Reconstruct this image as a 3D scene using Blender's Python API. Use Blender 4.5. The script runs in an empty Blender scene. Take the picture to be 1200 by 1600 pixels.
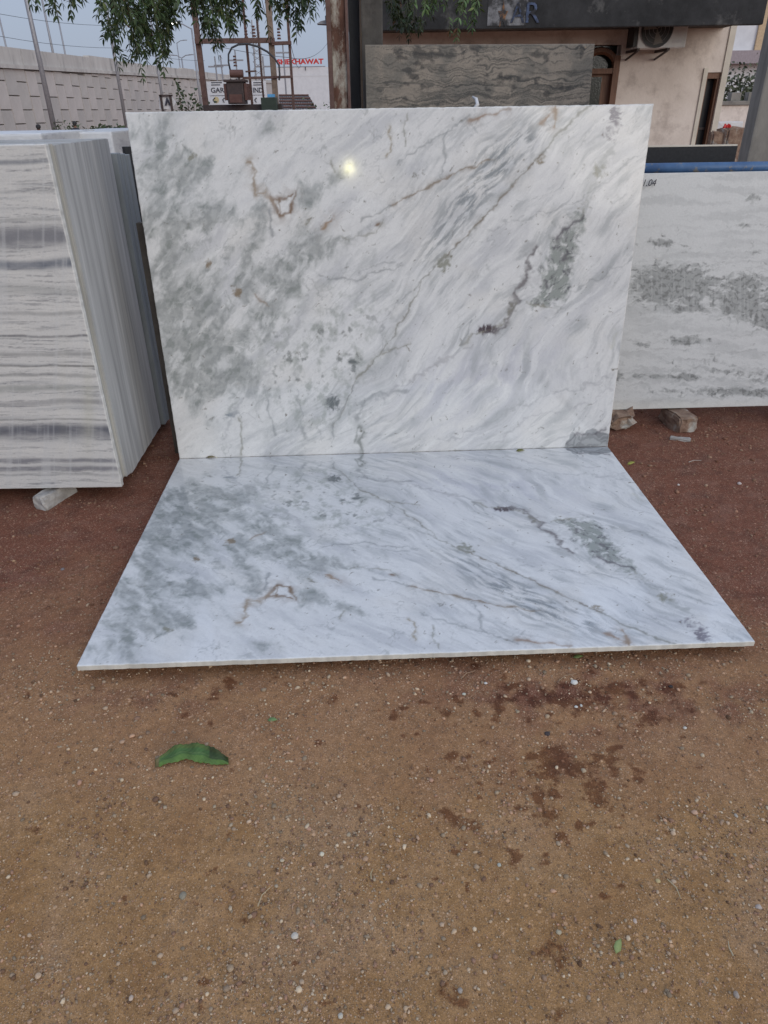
import bpy, bmesh, math, random
import numpy as np
from mathutils import Vector, Matrix
R = math.radians
random.seed(7); rng = np.random.default_rng(7)
scene = bpy.context.scene
col = scene.collection

# ------------------------------------------------------------------ camera
EYE = 1.56; FPX = 1099.5; PITCH = 0.51978; ROLL = -0.01596
CAM = np.array([0.0, 0.0, EYE])
_c, _s, _cr, _sr = math.cos(PITCH), math.sin(PITCH), math.cos(ROLL), math.sin(ROLL)
FWD = np.array([0, _c, -_s]); _U = np.array([0, _s, _c]); _X = np.array([1.0, 0, 0])
RIGHT = _cr*_X + _sr*_U; UP = _cr*_U - _sr*_X
cam_d = bpy.data.cameras.new('camera'); cam = bpy.data.objects.new('camera', cam_d); col.objects.link(cam)
cam.matrix_world = Matrix(((RIGHT[0], UP[0], -FWD[0], CAM[0]), (RIGHT[1], UP[1], -FWD[1], CAM[1]),
                           (RIGHT[2], UP[2], -FWD[2], CAM[2]), (0, 0, 0, 1)))
cam_d.sensor_fit = 'VERTICAL'; cam_d.sensor_height = 24.0; cam_d.lens = 24.0*FPX/1600.0
cam_d.clip_start = 0.05; cam_d.clip_end = 3000
scene.camera = cam
scene.render.resolution_x = 768; scene.render.resolution_y = 1024

# ------------------------------------------------------------------ sky, sun, exposure
SUN_EL, SUN_AZ = R(17), R(146)          # azimuth clockwise from +Y: behind the viewer
world = bpy.data.worlds.new('World'); scene.world = world; world.use_nodes = True
nt = world.node_tree; nt.nodes.clear()
sky = nt.nodes.new('ShaderNodeTexSky'); sky.sky_type = 'NISHITA'; sky.sun_disc = False
sky.sun_elevation = SUN_EL; sky.sun_rotation = SUN_AZ
sky.air_density = 1.0; sky.dust_density = 2.0; sky.ozone_density = 1.6
veil = nt.nodes.new('ShaderNodeMix'); veil.data_type = 'RGBA'       # even cloud veil
veil.inputs[0].default_value = 0.90
# standard overcast sky: luminance rises from horizon to zenith
geo = nt.nodes.new('ShaderNodeTexCoord'); sep = nt.nodes.new('ShaderNodeSeparateXYZ'); mrs = nt.nodes.new('ShaderNodeMapRange')
mrs.inputs[1].default_value = 0.0; mrs.inputs[2].default_value = 1.0; mrs.inputs[3].default_value = 0.62; mrs.inputs[4].default_value = 1.36
vc = nt.nodes.new('ShaderNodeMix'); vc.data_type = 'RGBA'; vc.blend_type = 'MULTIPLY'; vc.inputs[0].default_value = 1.0
vc.inputs[6].default_value = (4.15, 4.78, 6.2, 1)
nt.links.new(geo.outputs['Generated'], sep.inputs[0]); nt.links.new(sep.outputs[2], mrs.inputs[0]); nt.links.new(mrs.outputs[0], vc.inputs[7]); nt.links.new(vc.outputs[2], veil.inputs[7])
bg = nt.nodes.new('ShaderNodeBackground'); bg.inputs['Strength'].default_value = 0.10
wo = nt.nodes.new('ShaderNodeOutputWorld')
nt.links.new(sky.outputs[0], veil.inputs[6]); nt.links.new(veil.outputs[2], bg.inputs[0]); nt.links.new(bg.outputs[0], wo.inputs[0])
sun_d = bpy.data.lights.new('sun', 'SUN'); sun = bpy.data.objects.new('sun', sun_d); col.objects.link(sun)
sun_d.energy = 0.95; sun_d.angle = R(45); sun_d.color = (1.0, 0.965, 0.88)
sd = Vector((math.sin(SUN_AZ)*math.cos(SUN_EL), math.cos(SUN_AZ)*math.cos(SUN_EL), math.sin(SUN_EL)))
sun.rotation_euler = sd.to_track_quat('Z', 'Y').to_euler(); sun.location = (0, -5, 8)
vs = scene.view_settings
vs.view_transform = 'Standard'; vs.look = 'None'; vs.gamma = 1.0; vs.use_curve_mapping = False
vs.exposure = 0.42

# ------------------------------------------------------------------ photograph pixel <-> place
def ray(px, py):
    return FWD + RIGHT*(px-600)/FPX + UP*(800-py)/FPX
def at(px, py, Y):
    d = ray(px, py); return CAM + d*(Y/d[1])
def at_z(px, py, z):
    d = ray(px, py); return CAM + d*((z-EYE)/d[2])
def to_px(P):
    d = np.asarray(P) - CAM; z = d@FWD
    return 600 + FPX*(d@RIGHT)/z, 800 - FPX*(d@UP)/z

# ------------------------------------------------------------------ numpy noise
_perm = np.random.default_rng(11).permutation(1024)
_ga = np.random.default_rng(12).uniform(0, 2*np.pi, 1024)
_gx, _gy = np.cos(_ga), np.sin(_ga)
def pn(x, y, seed=0):
    xi = np.floor(x).astype(np.int64); yi = np.floor(y).astype(np.int64); fx = x-xi; fy = y-yi
    ux = fx*fx*fx*(fx*(fx*6-15)+10); uy = fy*fy*fy*(fy*(fy*6-15)+10)
    def g(a, b, dx, dy):
        h = _perm[(_perm[(a+seed*57) & 1023] + b + seed*131) & 1023]
        return _gx[h]*dx + _gy[h]*dy
    n0 = g(xi, yi, fx, fy)*(1-ux) + g(xi+1, yi, fx-1, fy)*ux
    n1 = g(xi, yi+1, fx, fy-1)*(1-ux) + g(xi+1, yi+1, fx-1, fy-1)*ux
    return (n0*(1-uy) + n1*uy)*1.4
def fbm(x, y, o=4, seed=0, g=0.5):
    a, t, n = 1.0, 0.0, 0
    for i in range(o):
        n = n + a*pn(x, y, seed+i); t += a; a *= g; x = x*2.03+3.1; y = y*2.03+1.7
    return n/t*1.6
def ss(a, b, x):
    t = np.clip((x-a)/(b-a), 0, 1); return t*t*(3-2*t)
def mixc(c, k, m):
    return c*(1-m[..., None]) + np.array(k)*m[..., None]
def pdist(X, Y, pts):
    d = np.full(X.shape, 1e9)
    for (ax, ay), (bx, by) in zip(pts[:-1], pts[1:]):
        vx, vy = bx-ax, by-ay; L = vx*vx+vy*vy+1e-9
        t = np.clip(((X-ax)*vx+(Y-ay)*vy)/L, 0, 1)
        d = np.minimum(d, np.hypot(X-ax-t*vx, Y-ay-t*vy))
    return d
def blobs(X, Y, L):
    m = 0
    for (x, y, rx, ry, ang, w) in L:
        c, s = math.cos(R(ang)), math.sin(R(ang))
        dx, dy = X-x, Y-y; p = dx*c - dy*s; q = dx*s + dy*c
        m = m + w*np.exp(-(p/rx)**2-(q/ry)**2)
    return m

# ------------------------------------------------------------------ mesh and object helpers
def wloc(o):
    v = Vector((0, 0, 0))
    while o is not None: v += o.location; o = o.parent
    return v
def tag(o, label=None, cat=None, group=None, kind=None):
    if label: o['label'] = label
    if cat: o['category'] = cat
    if group: o['group'] = group
    o['kind'] = kind or 'thing'
    return o
def empty(name, loc, label, cat, group=None):
    o = bpy.data.objects.new(name, None); col.objects.link(o); o.location = Vector(loc); o.empty_display_size = 0.1
    return tag(o, label, cat, group)
class MB:
    def __init__(s): s.v = []; s.f = []
    def add(s, V, F):
        n = len(s.v); s.v += [tuple(map(float, p)) for p in V]; s.f += [tuple(i+n for i in f) for f in F]; return s
    def box(s, lo, hi):
        (a, b, c), (d, e, f) = lo, hi
        return s.add([(a,b,c),(d,b,c),(d,e,c),(a,e,c),(a,b,f),(d,b,f),(d,e,f),(a,e,f)],
                     [(0,3,2,1),(4,5,6,7),(0,1,5,4),(1,2,6,5),(2,3,7,6),(3,0,4,7)])
    def obox(s, o, ex, ey, ez):       # corner o, three edge vectors
        o, ex, ey, ez = map(np.array, (o, ex, ey, ez))
        P = [o, o+ex, o+ex+ey, o+ey]; P += [p+ez for p in P]
        return s.add(P, [(0,3,2,1),(4,5,6,7),(0,1,5,4),(1,2,6,5),(2,3,7,6),(3,0,4,7)])
    def tube(s, pts, r, n=8, cap=True):
        pts = [Vector(p) for p in pts]; rs = r if isinstance(r, (list, tuple)) else [r]*len(pts)
        V = []; F = []; prev = None
        for i, p in enumerate(pts):
            t = (pts[min(i+1, len(pts)-1)] - pts[max(i-1, 0)]).normalized()
            if prev is None: a = t.orthogonal().normalized()
            else: a = (prev - t*prev.dot(t)).normalized()
            prev = a; b = t.cross(a)
            for k in range(n):
                w = 2*math.pi*k/n; V.append(p + (a*math.cos(w)+b*math.sin(w))*rs[i])
        for i in range(len(pts)-1):
            for k in range(n): F.append((i*n+k, i*n+(k+1) % n, (i+1)*n+(k+1) % n, (i+1)*n+k))
        if cap: F += [tuple(range(n-1, -1, -1)), tuple(range((len(pts)-1)*n, len(pts)*n))]
        return s.add(V, F)
    def prism(s, poly, ext):           # polygon of 3-D points + extrusion vector
        n = len(poly); e = np.array(ext)
        V = [np.array(p) for p in poly] + [np.array(p)+e for p in poly]
        return s.add(V, [tuple(range(n-1, -1, -1)), tuple(range(n, 2*n))] + [(i, (i+1) % n, n+(i+1) % n, n+i) for i in range(n)])
    def build(s, name, mat, parent=None, origin=None, smooth=False, bevel=0):
        off = wloc(parent) if parent else Vector(origin if origin is not None else (0, 0, 0))
        me = bpy.data.meshes.new(name); me.from_pydata([(p[0]-off[0], p[1]-off[1], p[2]-off[2]) for p in s.v], [], s.f)
        bm = bmesh.new(); bm.from_mesh(me); bmesh.ops.recalc_face_normals(bm, faces=bm.faces)
        if bevel: bmesh.ops.bevel(bm, geom=[e for e in bm.edges if e.calc_face_angle(0) > 0.5], offset=bevel, segments=2, affect='EDGES', profile=0.6)
        bm.to_mesh(me); bm.free()
        if smooth:
            for p in me.polygons: p.use_smooth = True
        me.materials.append(mat)
        o = bpy.data.objects.new(name, me); col.objects.link(o)
        if parent: o.parent = parent
        else: o.location = off
        return o
def np_mesh(name, V, F, mat, parent=None, origin=(0, 0, 0), colr=None, smooth=True, attrs=None):
    off = np.array(wloc(parent)) if parent else np.array(origin, float)
    me = bpy.data.meshes.new(name); V = np.asarray(V, float)-off
    me.vertices.add(len(V)); me.vertices.foreach_set('co', V.ravel())
    F = np.asarray(F); k = F.shape[1]
    me.loops.add(F.size); me.loops.foreach_set('vertex_index', F.ravel().astype(np.int32))
    me.polygons.add(len(F)); me.polygons.foreach_set('loop_start', (np.arange(len(F))*k).astype(np.int32))
    me.polygons.foreach_set('loop_total', np.full(len(F), k, np.int32))
    me.update(); me.validate()
    if colr is not None:
        a = me.color_attributes.new('tint', 'FLOAT_COLOR', 'POINT')
        a.data.foreach_set('color', np.c_[colr, np.ones(len(colr))].astype(np.float32).ravel())
    for nm, arr in (attrs or {}).items():
        a = me.attributes.new(nm, 'FLOAT', 'POINT'); a.data.foreach_set('value', arr.astype(np.float32))
    if smooth: me.polygons.foreach_set('use_smooth', np.ones(len(F), bool))
    me.materials.append(mat)
    o = bpy.data.objects.new(name, me); col.objects.link(o)
    if parent: o.parent = parent
    else: o.location = Vector(origin)
    return o
def grid_faces(nu, nv):
    i = np.arange(nu-1)[None, :] + np.arange(nv-1)[:, None]*nu
    return np.stack([i, i+1, i+1+nu, i+nu], -1).reshape(-1, 4)
def slab_mesh(name, O, ex, ey, en, nu, nv, paint, edge_col, mat, parent=None, origin=None, chip=0.0, warp=None):
    """Slab: painted grid face O + u*ex + v*ey (u,v in 0..1), thickness vector en behind it. One closed mesh."""
    O, ex, ey, en = map(lambda a: np.array(a, float), (O, ex, ey, en))
    U, W = np.meshgrid(np.linspace(0, 1, nu), np.linspace(0, 1, nv))
    P = O + U.ravel()[:, None]*ex + W.ravel()[:, None]*ey
    C = paint(U.ravel(), W.ravel())
    ring = np.concatenate([np.arange(nu), np.arange(2, nv+1)*nu-1, np.arange(nu*nv-2, nu*(nv-1)-1, -1), np.arange(nu*(nv-2), 0, -nu)])
    eu = ex/np.linalg.norm(ex); ev = ey/np.linalg.norm(ey); n_ = en/np.linalg.norm(en)
    cen = O+ex/2+ey/2
    b = 0.0025                                    # small arris so the edge catches light
    Rp = P[ring].copy()
    su = np.sign((Rp-cen)@eu)*(np.abs(np.abs((Rp-cen)@eu)-np.linalg.norm(ex)/2) < 1e-6)
    sv = np.sign((Rp-cen)@ev)*(np.abs(np.abs((Rp-cen)@ev)-np.linalg.norm(ey)/2) < 1e-6)
    outw = su[:, None]*eu + sv[:, None]*ev
    jag = chip*np.clip(rng.normal(0, 1, len(ring)), -2, 0.4)
    if chip:
        jag = np.convolve(np.r_[jag, jag[:4]], np.ones(5)/5, 'valid')
    R1 = Rp + outw*(b+jag)[:, None] + n_*b
    R2 = R1 + en - n_*b
    base = len(P); m = len(ring)
    V = np.r_[P, R1, R1.copy(), R2, R2.copy(), [cen+en]]
    ec = np.broadcast_to(np.array(edge_col), (m, 3))*(1+0.22*fbm(np.arange(m)/9.0, np.zeros(m)+3.3, 3, 5))[:, None]
    Cc = np.r_[C, ec*1.04, ec, ec, ec, [edge_col]]
    F = [grid_faces(nu, nv)]
    k = np.arange(m); k2 = (k+1) % m
    F.append(np.stack([ring[k2], ring[k], base+k, base+k2], -1))
    F.append(np.stack([base+m+k2, base+m+k, base+2*m+k, base+2*m+k2], -1))
    F.append(np.stack([base+3*m+k2, base+3*m+k, np.full(m, base+4*m), np.full(m, base+4*m)], -1)[:, [0, 1, 2, 2]])
    quads = np.concatenate(F[:3]); 
    # back cap as quads pairing ring halves
    h = m//2; bi = np.arange(h-1); bj = m-1-bi
    cap = np.stack([base+3*m+bi, base+3*m+bi+1, base+3*m+bj-1, base+3*m+bj], -1)
    quads = np.concatenate([quads, cap])
    flip = np.dot(np.cross(ex, ey), en) > 0
    if flip: quads = quads[:, ::-1]
    return np_mesh(name, V, quads, mat, parent, origin if origin is not None else O, Cc)

# ------------------------------------------------------------------ materials
def mat_new(name):
    m = bpy.data.materials.new(name); m.use_nodes = True
    return m, m.node_tree, m.node_tree.nodes['Principled BSDF']
def node(t, typ, **kw):
    n = t.nodes.new(typ)
    for k, v in kw.items(): setattr(n, k, v)
    return n
def noise_mat(name, c1, c2, scale=8, rough=0.8, bump=0.3, stretch=(1, 1, 1), detail=8, lo=0.35, hi=0.65, metal=0, c3=None, scale3=2.5, lo3=.5, hi3=.6, bscale=None, spec=0.5):
    m, t, b = mat_new(name)
    tc = node(t, 'ShaderNodeTexCoord'); mp = node(t, 'ShaderNodeMapping'); mp.inputs['Scale'].default_value = stretch
    t.links.new(tc.outputs['Object'], mp.inputs[0])
    n = node(t, 'ShaderNodeTexNoise'); n.inputs['Scale'].default_value = scale; n.inputs['Detail'].default_value = detail; n.inputs['Roughness'].default_value = 0.62
    t.links.new(mp.outputs[0], n.inputs['Vector'])
    r = node(t, 'ShaderNodeValToRGB'); r.color_ramp.elements[0].position = lo; r.color_ramp.elements[1].position = hi
    r.color_ramp.elements[0].color = (*c1, 1); r.color_ramp.elements[1].color = (*c2, 1)
    t.links.new(n.outputs[0], r.inputs[0]); out = r.outputs[0]
    if c3:
        n3 = node(t, 'ShaderNodeTexNoise'); n3.inputs['Scale'].default_value = scale3; n3.inputs['Detail'].default_value = 9; n3.inputs['Roughness'].default_value = 0.68
        t.links.new(mp.outputs[0], n3.inputs['Vector'])
        mr = node(t, 'ShaderNodeMapRange'); mr.inputs[1].default_value = lo3; mr.inputs[2].default_value = hi3
        t.links.new(n3.outputs[0], mr.inputs[0])
        mx = node(t, 'ShaderNodeMix', data_type='RGBA'); mx.inputs[7].default_value = (*c3, 1)
        t.links.new(mr.outputs[0], mx.inputs[0]); t.links.new(out, mx.inputs[6]); out = mx.outputs[2]
    t.links.new(out, b.inputs['Base Color'])
    b.inputs['Roughness'].default_value = rough; b.inputs['Metallic'].default_value = metal; b.inputs['Specular IOR Level'].default_value = spec
    if bump:
        nb = node(t, 'ShaderNodeTexNoise'); nb.inputs['Scale'].default_value = bscale or scale*4; nb.inputs['Detail'].default_value = 6
        t.links.new(mp.outputs[0], nb.inputs['Vector'])
        bp = node(t, 'ShaderNodeBump'); bp.inputs['Strength'].default_value = bump; bp.inputs['Distance'].default_value = 0.01
        t.links.new(nb.outputs[0], bp.inputs['Height']); t.links.new(bp.outputs[0], b.inputs['Normal'])
    return m
def tint_mat(name, rough=0.6, fine=0.10, fscale=220, bump=0.0, bscale=300, spec=0.5, rvar=0.0, transl=0):
    """Colour from the mesh's own painted attribute, fine grain from noise nodes."""
    m, t, b = mat_new(name)
    a = node(t, 'ShaderNodeAttribute', attribute_name='tint')
    tc = node(t, 'ShaderNodeTexCoord')
    n = node(t, 'ShaderNodeTexNoise'); n.inputs['Scale'].default_value = fscale; n.inputs['Detail'].default_value = 5; n.inputs['Roughness'].default_value = 0.7
    t.links.new(tc.outputs['Object'], n.inputs['Vector'])
    mr = node(t, 'ShaderNodeMapRange'); mr.inputs[1].default_value = 0.3; mr.inputs[2].default_value = 0.7; mr.inputs[3].default_value = 1-fine; mr.inputs[4].default_value = 1+fine
    t.links.new(n.outputs[0], mr.inputs[0])
    mx = node(t, 'ShaderNodeMix', data_type='RGBA', blend_type='MULTIPLY'); mx.inputs[0].default_value = 1
    t.links.new(a.outputs['Color'], mx.inputs[6]); t.links.new(mr.outputs[0], mx.inputs[7]); t.links.new(mx.outputs[2], b.inputs['Base Color'])
    b.inputs['Roughness'].default_value = rough; b.inputs['Specular IOR Level'].default_value = spec
    if rvar:
        n2 = node(t, 'ShaderNodeTexNoise'); n2.inputs['Scale'].default_value = 3; n2.inputs['Detail'].default_value = 4
        t.links.new(tc.outputs['Object'], n2.inputs['Vector'])
        m2 = node(t, 'ShaderNodeMapRange'); m2.inputs[1].default_value = .3; m2.inputs[2].default_value = .7; m2.inputs[3].default_value = rough-rvar; m2.inputs[4].default_value = rough+rvar
        t.links.new(n2.outputs[0], m2.inputs[0]); t.links.new(m2.outputs[0], b.inputs['Roughness'])
    if bump:
        nb = node(t, 'ShaderNodeTexNoise'); nb.inputs['Scale'].default_value = bscale; nb.inputs['Detail'].default_value = 4
        t.links.new(tc.outputs['Object'], nb.inputs['Vector'])
        bp = node(t, 'ShaderNodeBump'); bp.inputs['Strength'].default_value = bump; bp.inputs['Distance'].default_value = 0.004
        t.links.new(nb.outputs[0], bp.inputs['Height']); t.links.new(bp.outputs[0], b.inputs['Normal'])
    return m
def plain(name, c, rough=0.6, metal=0, var=0.12, scale=14):
    c1 = tuple(x*(1-var) for x in c); c2 = tuple(min(1, x*(1+var)) for x in c)
    return noise_mat(name, c1, c2, scale, rough, 0.1, metal=metal)
def emit(name, c, s):
    m, t, b = mat_new(name); b.inputs['Base Color'].default_value = (*c, 1)
    b.inputs['Emission Color'].default_value = (*c, 1); b.inputs['Emission Strength'].default_value = s; return m

M_marble = tint_mat('polished_marble', 0.065, 0.05, 160, spec=0.5, rvar=0.02)
M_dull = tint_mat('honed_marble', 0.42, 0.07, 140, bump=0.15, bscale=90)
M_rough = tint_mat('rough_stone', 0.85, 0.12, 90, bump=0.5, bscale=120)
M_stone = tint_mat('pebble_stone', 0.95, 0.18, 400, bump=0.3, bscale=500, spec=0.08)
M_leaf = tint_mat('leaf', 0.5, 0.15, 60, spec=0.35)
M_rust = noise_mat('rusty_paint', (.075, .032, .020), (.14, .068, .045), 18, 0.9, 0.6, stretch=(1, 1, .45), c3=(.40, .37, .31), scale3=7, lo3=.45, hi3=.56)
M_rust2 = noise_mat('rusty_steel', (.095, .052, .042), (.155, .092, .076), 12, 0.85, 0.3)
M_darkcol = noise_mat('dark_concrete', (.055, .05, .045), (.10, .092, .083), 6, 0.9, 0.5, c3=(.15, .135, .12), scale3=1.6, lo3=.52, hi3=.7)
M_conc = noise_mat('grey_concrete', (.19, .175, .155), (.28, .26, .23), 5, 0.9, 0.4, stretch=(1, 1, .6), c3=(.13, .12, .11), scale3=3, lo3=.52, hi3=.7)
M_plaster = noise_mat('stained_plaster', (.64, .555, .49), (.78, .69, .62), 2.2, 0.9, 0.35, c3=(.38, .31, .27), scale3=3.4, lo3=.5, hi3=.74, bscale=25)
M_plaster_trim = noise_mat('cream_plaster', (.55, .50, .42), (.68, .62, .53), 4, 0.9, 0.2)
M_soot = noise_mat('sooty_fascia', (.018, .018, .019), (.04, .04, .042), 4, 0.9, 0.4, c3=(.16, .155, .15), scale3=2.2, lo3=.56, hi3=.72)
M_wood = noise_mat('brown_wood', (.12, .055, .03), (.20, .10, .06), 10, 0.6, 0.2, stretch=(6, 6, .6))
M_dark = plain('dark_gap', (.018, .018, .02), 0.5)
M_glass = plain('dark_glass', (.02, .026, .022), 0.08)
M_white = plain('white_paint', (.62, .62, .63), 0.5, var=.06)
M_bwhite = noise_mat('white_wall', (.62, .62, .64), (.70, .70, .72), 3, 0.8, 0.1, c3=(.5, .5, .5), scale3=.8, lo3=.6, hi3=.8)
M_acw = plain('ac_casing', (.68, .69, .68), 0.5, var=.08)
M_blue = noise_mat('chipped_blue_paint', (.035, .085, .19), (.06, .14, .28), 9, 0.5, 0.3, c3=(.20, .17, .13), scale3=14, lo3=.56, hi3=.62)
M_black = noise_mat('black_granite', (.010, .011, .015), (.018, .02, .025), 60, 0.5, 0.0, spec=.25)
M_pole = plain('galvanised_pole', (.30, .30, .32), 0.5, metal=.3)
M_wire = plain('wire', (.04, .04, .045), 0.6)
M_panel = [noise_mat('wall_panel_%s' % n, tuple(x*.88 for x in c), c, 1.2, 0.95, 0.3) for n, c in (('a', (.53, .49, .455)), ('b', (.57, .52, .485)), ('c', (.50, .465, .435)))]
M_cap = noise_mat('parapet_concrete', (.46, .43, .40), (.58, .55, .51), 1.0, 0.95, 0.3, stretch=(1, 1, .3), c3=(.22, .21, .20), scale3=.6, lo3=.55, hi3=.7)
M_joint = plain('panel_joint', (.26, .235, .215), 0.95)
M_red = plain('red_letters', (.55, .03, .025), 0.5)
M_ink = plain('dark_ink', (.03, .03, .045), 0.7)
M_bluefade = noise_mat('faded_blue_letters', (.06, .085, .15), (.09, .12, .21), 14, 0.9, 0.1, c3=(.03, .03, .035), scale3=11, lo3=.44, hi3=.56)
M_whitefade = noise_mat('faded_white_board', (.17, .17, .18), (.26, .26, .27), 14, 0.9, 0.1, c3=(.04, .04, .042), scale3=6, lo3=.42, hi3=.56)
M_orange = noise_mat('faded_orange', (.22, .11, .05), (.30, .15, .07), 14, .9, .1, c3=(.04, .04, .042), scale3=12, lo3=.46, hi3=.56)
M_trans = noise_mat('transformer_paint', (.035, .025, .022), (.07, .045, .04), 8, 0.6, 0.2)
M_transr = noise_mat('transformer_rust', (.10, .045, .035), (.14, .07, .055), 8, 0.7, 0.2)
M_green = plain('dark_green_paint', (.03, .045, .03), 0.6)
M_cyan = plain('blue_cover', (.10, .35, .62), 0.5)
M_sheet = noise_mat('weathered_sheet', (.20, .18, .18), (.28, .26, .26), 5, 0.7, 0.2)
M_brick = noise_mat('brick_chunk', (.17, .10, .07), (.30, .21, .15), 18, 0.9, 0.7, c3=(.40, .38, .34), scale3=7, lo3=.52, hi3=.62)
M_block = noise_mat('stone_block', (.30, .28, .26), (.44, .42, .39), 20, 0.9, 0.6)
M_skin = plain('skin', (.22, .12, .08), 0.6); M_shirt = plain('dark_shirt', (.03, .03, .04), 0.8); M_hair = plain('hair', (.015, .013, .012), 0.6)
M_bark = noise_mat('bark', (.07, .05, .035), (.15, .11, .08), 12, 0.95, 0.8, stretch=(1, 1, .2))
M_tyre = plain('tyre', (.02, .02, .02), 0.8)

# ------------------------------------------------------------------ ground
STAINS = [(730,1287,34,24,0,1.0),(775,1312,20,12,0,.7),(700,1270,14,10,0,.6),(868,1487,42,30,0,1.0),(705,1550,24,16,0,.9),(722,1568,16,12,0,.8),
          (140,1376,13,9,0,.8),(322,1366,9,7,0,.8),(315,1580,9,14,0,.9),(885,1195,70,22,0,.9),(935,1245,30,18,0,.8),(865,1270,22,16,0,.8),(965,1195,50,20,0,.8),
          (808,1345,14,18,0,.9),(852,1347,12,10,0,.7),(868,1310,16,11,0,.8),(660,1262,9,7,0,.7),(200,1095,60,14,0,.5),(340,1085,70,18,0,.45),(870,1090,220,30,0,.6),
          (1000,1100,140,30,0,.5),(720,1180,24,8,0,.6),(440,1170,10,6,0,.5),(328,1198,16,6,0,.6),(875,1585,18,12,0,.7),(600,1420,8,6,0,.5),(520,1540,10,7,0,.4),
          (280,1512,16,9,0,.5),(35,1400,7,8,0,.6),(570,1290,12,6,0,.4),(630,1560,0.1,0.1,0,0),(860,1210,40,40,0,.6),(920,1225,60,26,0,.55),(1150,1560,20,8,0,.3)]
_r = random.Random(77)
STAINS = [(x, y, a*.8, b*.8, g, w*.8) if a > 25 else (x, y, a, b, g, w) for (x, y, a, b, g, w) in STAINS]
for _k in range(330):
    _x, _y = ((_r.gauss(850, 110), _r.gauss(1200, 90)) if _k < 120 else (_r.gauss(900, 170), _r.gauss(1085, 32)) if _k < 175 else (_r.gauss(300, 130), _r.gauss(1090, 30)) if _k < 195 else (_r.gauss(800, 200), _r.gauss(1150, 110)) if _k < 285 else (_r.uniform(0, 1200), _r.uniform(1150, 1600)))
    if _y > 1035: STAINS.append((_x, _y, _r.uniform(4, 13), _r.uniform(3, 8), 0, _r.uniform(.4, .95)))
def build_ground():
    def seq(parts): return np.unique(np.concatenate(parts))
    w = np.linspace(-1, 1, 460); xs = np.sinh(w*1.9)/math.sinh(1.9)*3.4
    xs = seq([[-1200, -400, -150, -60, -30, -15, -8, -5], xs, [5, 8, 15, 30, 60, 150, 400, 1200]])
    ys = seq([[-300, -60, -15, -5, -2, -.8, -.2, .2], np.geomspace(.42, 4.6, 520), [5, 6, 8, 10, 13, 17, 22, 28, 36, 60, 120, 250, 600, 1800]])
    X, Y = np.meshgrid(xs, ys); x, y = X.ravel(), Y.ravel()
    near = ss(4.6, 4.2, y)*ss(3.6, 3.2, np.abs(x))*ss(.3, .45, y)
    z = near*(fbm(x*3, y*3, 3, 1)*.004 + fbm(x*22, y*22, 3, 2)*.0008 + fbm(x*60, y*60, 2, 3)*.0008) - .3*ss(12, 26, y)
    px, py = to_px(np.c_[x, np.maximum(y, .35), np.zeros_like(y)])
    # soil: brown in the yard front, red laterite towards the stacks
    redm = ss(1110, 860, py + 90*fbm(x*2.2, y*2.2, 4, 4) - 25*(x > 0))
    brown = np.array([.352, .196, .083]); red = np.array([.185, .070, .042])
    c = np.broadcast_to(brown, (len(x), 3)).copy()
    c = mixc(c, (.40, .235, .115), ss(-.1, .5, fbm(x*4, y*4, 5, 8))*.7)
    c = mixc(c, (.30, .158, .064), ss(.05, .5, fbm(x*5+9, y*5, 5, 9))*.6)
    c = mixc(c, (.33, .172, .090), ss(1360, 1130, py+70*fbm(x*5, y*5, 3, 19))*.6)
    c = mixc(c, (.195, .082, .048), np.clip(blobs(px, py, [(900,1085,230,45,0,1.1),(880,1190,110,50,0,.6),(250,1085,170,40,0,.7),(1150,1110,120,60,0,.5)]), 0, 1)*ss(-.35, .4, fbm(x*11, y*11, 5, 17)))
    c = mixc(c, (.40, .25, .145), ss(.1, .6, fbm(x*3+2, y*2.2, 4, 18))*ss(1150, 1300, py)*.4)
    c = mixc(c, red, redm)
    c = mixc(c, (.215, .10, .068), ss(.05, .55, fbm(x*7, y*9, 5, 10))*.6*redm)
    c = mixc(c, (.095, .038, .026), ss(.1, .6, fbm(x*9+4, y*9, 5, 11))*.5*redm)
    c *= (1+.16*fbm(x*30, y*30, 4, 12))[:, None]
    c *= (.92+.05*redm+.10*redm*fbm(x*45, y*45, 3, 16))[:, None]*np.array([1, 1.0, 1.0])
    st = blobs(px, py, STAINS)
    st = np.clip(st, 0, .95)*near*(.75+.5*fbm(x*14, y*14, 3, 15))
    m, t, b = mat_new('yard_soil')
    a = node(t, 'ShaderNodeAttribute', attribute_name='tint'); w_ = node(t, 'ShaderNodeAttribute', attribute_name='wet')
    tc = node(t, 'ShaderNodeTexCoord')
    def nz(sc, det=6, ro=.6):
        n = node(t, 'ShaderNodeTexNoise'); n.inputs['Scale'].default_value = sc; n.inputs['Detail'].default_value = det; n.inputs['Roughness'].default_value = ro
        t.links.new(tc.outputs['Object'], n.inputs['Vector']); return n.outputs[0]
    def rng_(src, a0, a1, b0, b1):
        r = node(t, 'ShaderNodeMapRange'); r.inputs[1].default_value = a0; r.inputs[2].default_value = a1; r.inputs[3].default_value = b0; r.inputs[4].default_value = b1
        t.links.new(src, r.inputs[0]); return r.outputs[0]
    def math_(op, s1, s2):
        n = node(t, 'ShaderNodeMath', operation=op)
        for i, s in enumerate((s1, s2)):
            if isinstance(s, (int, float)): n.inputs[i].default_value = s
            else: t.links.new(s, n.inputs[i])
        return n.outputs[0]
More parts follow.
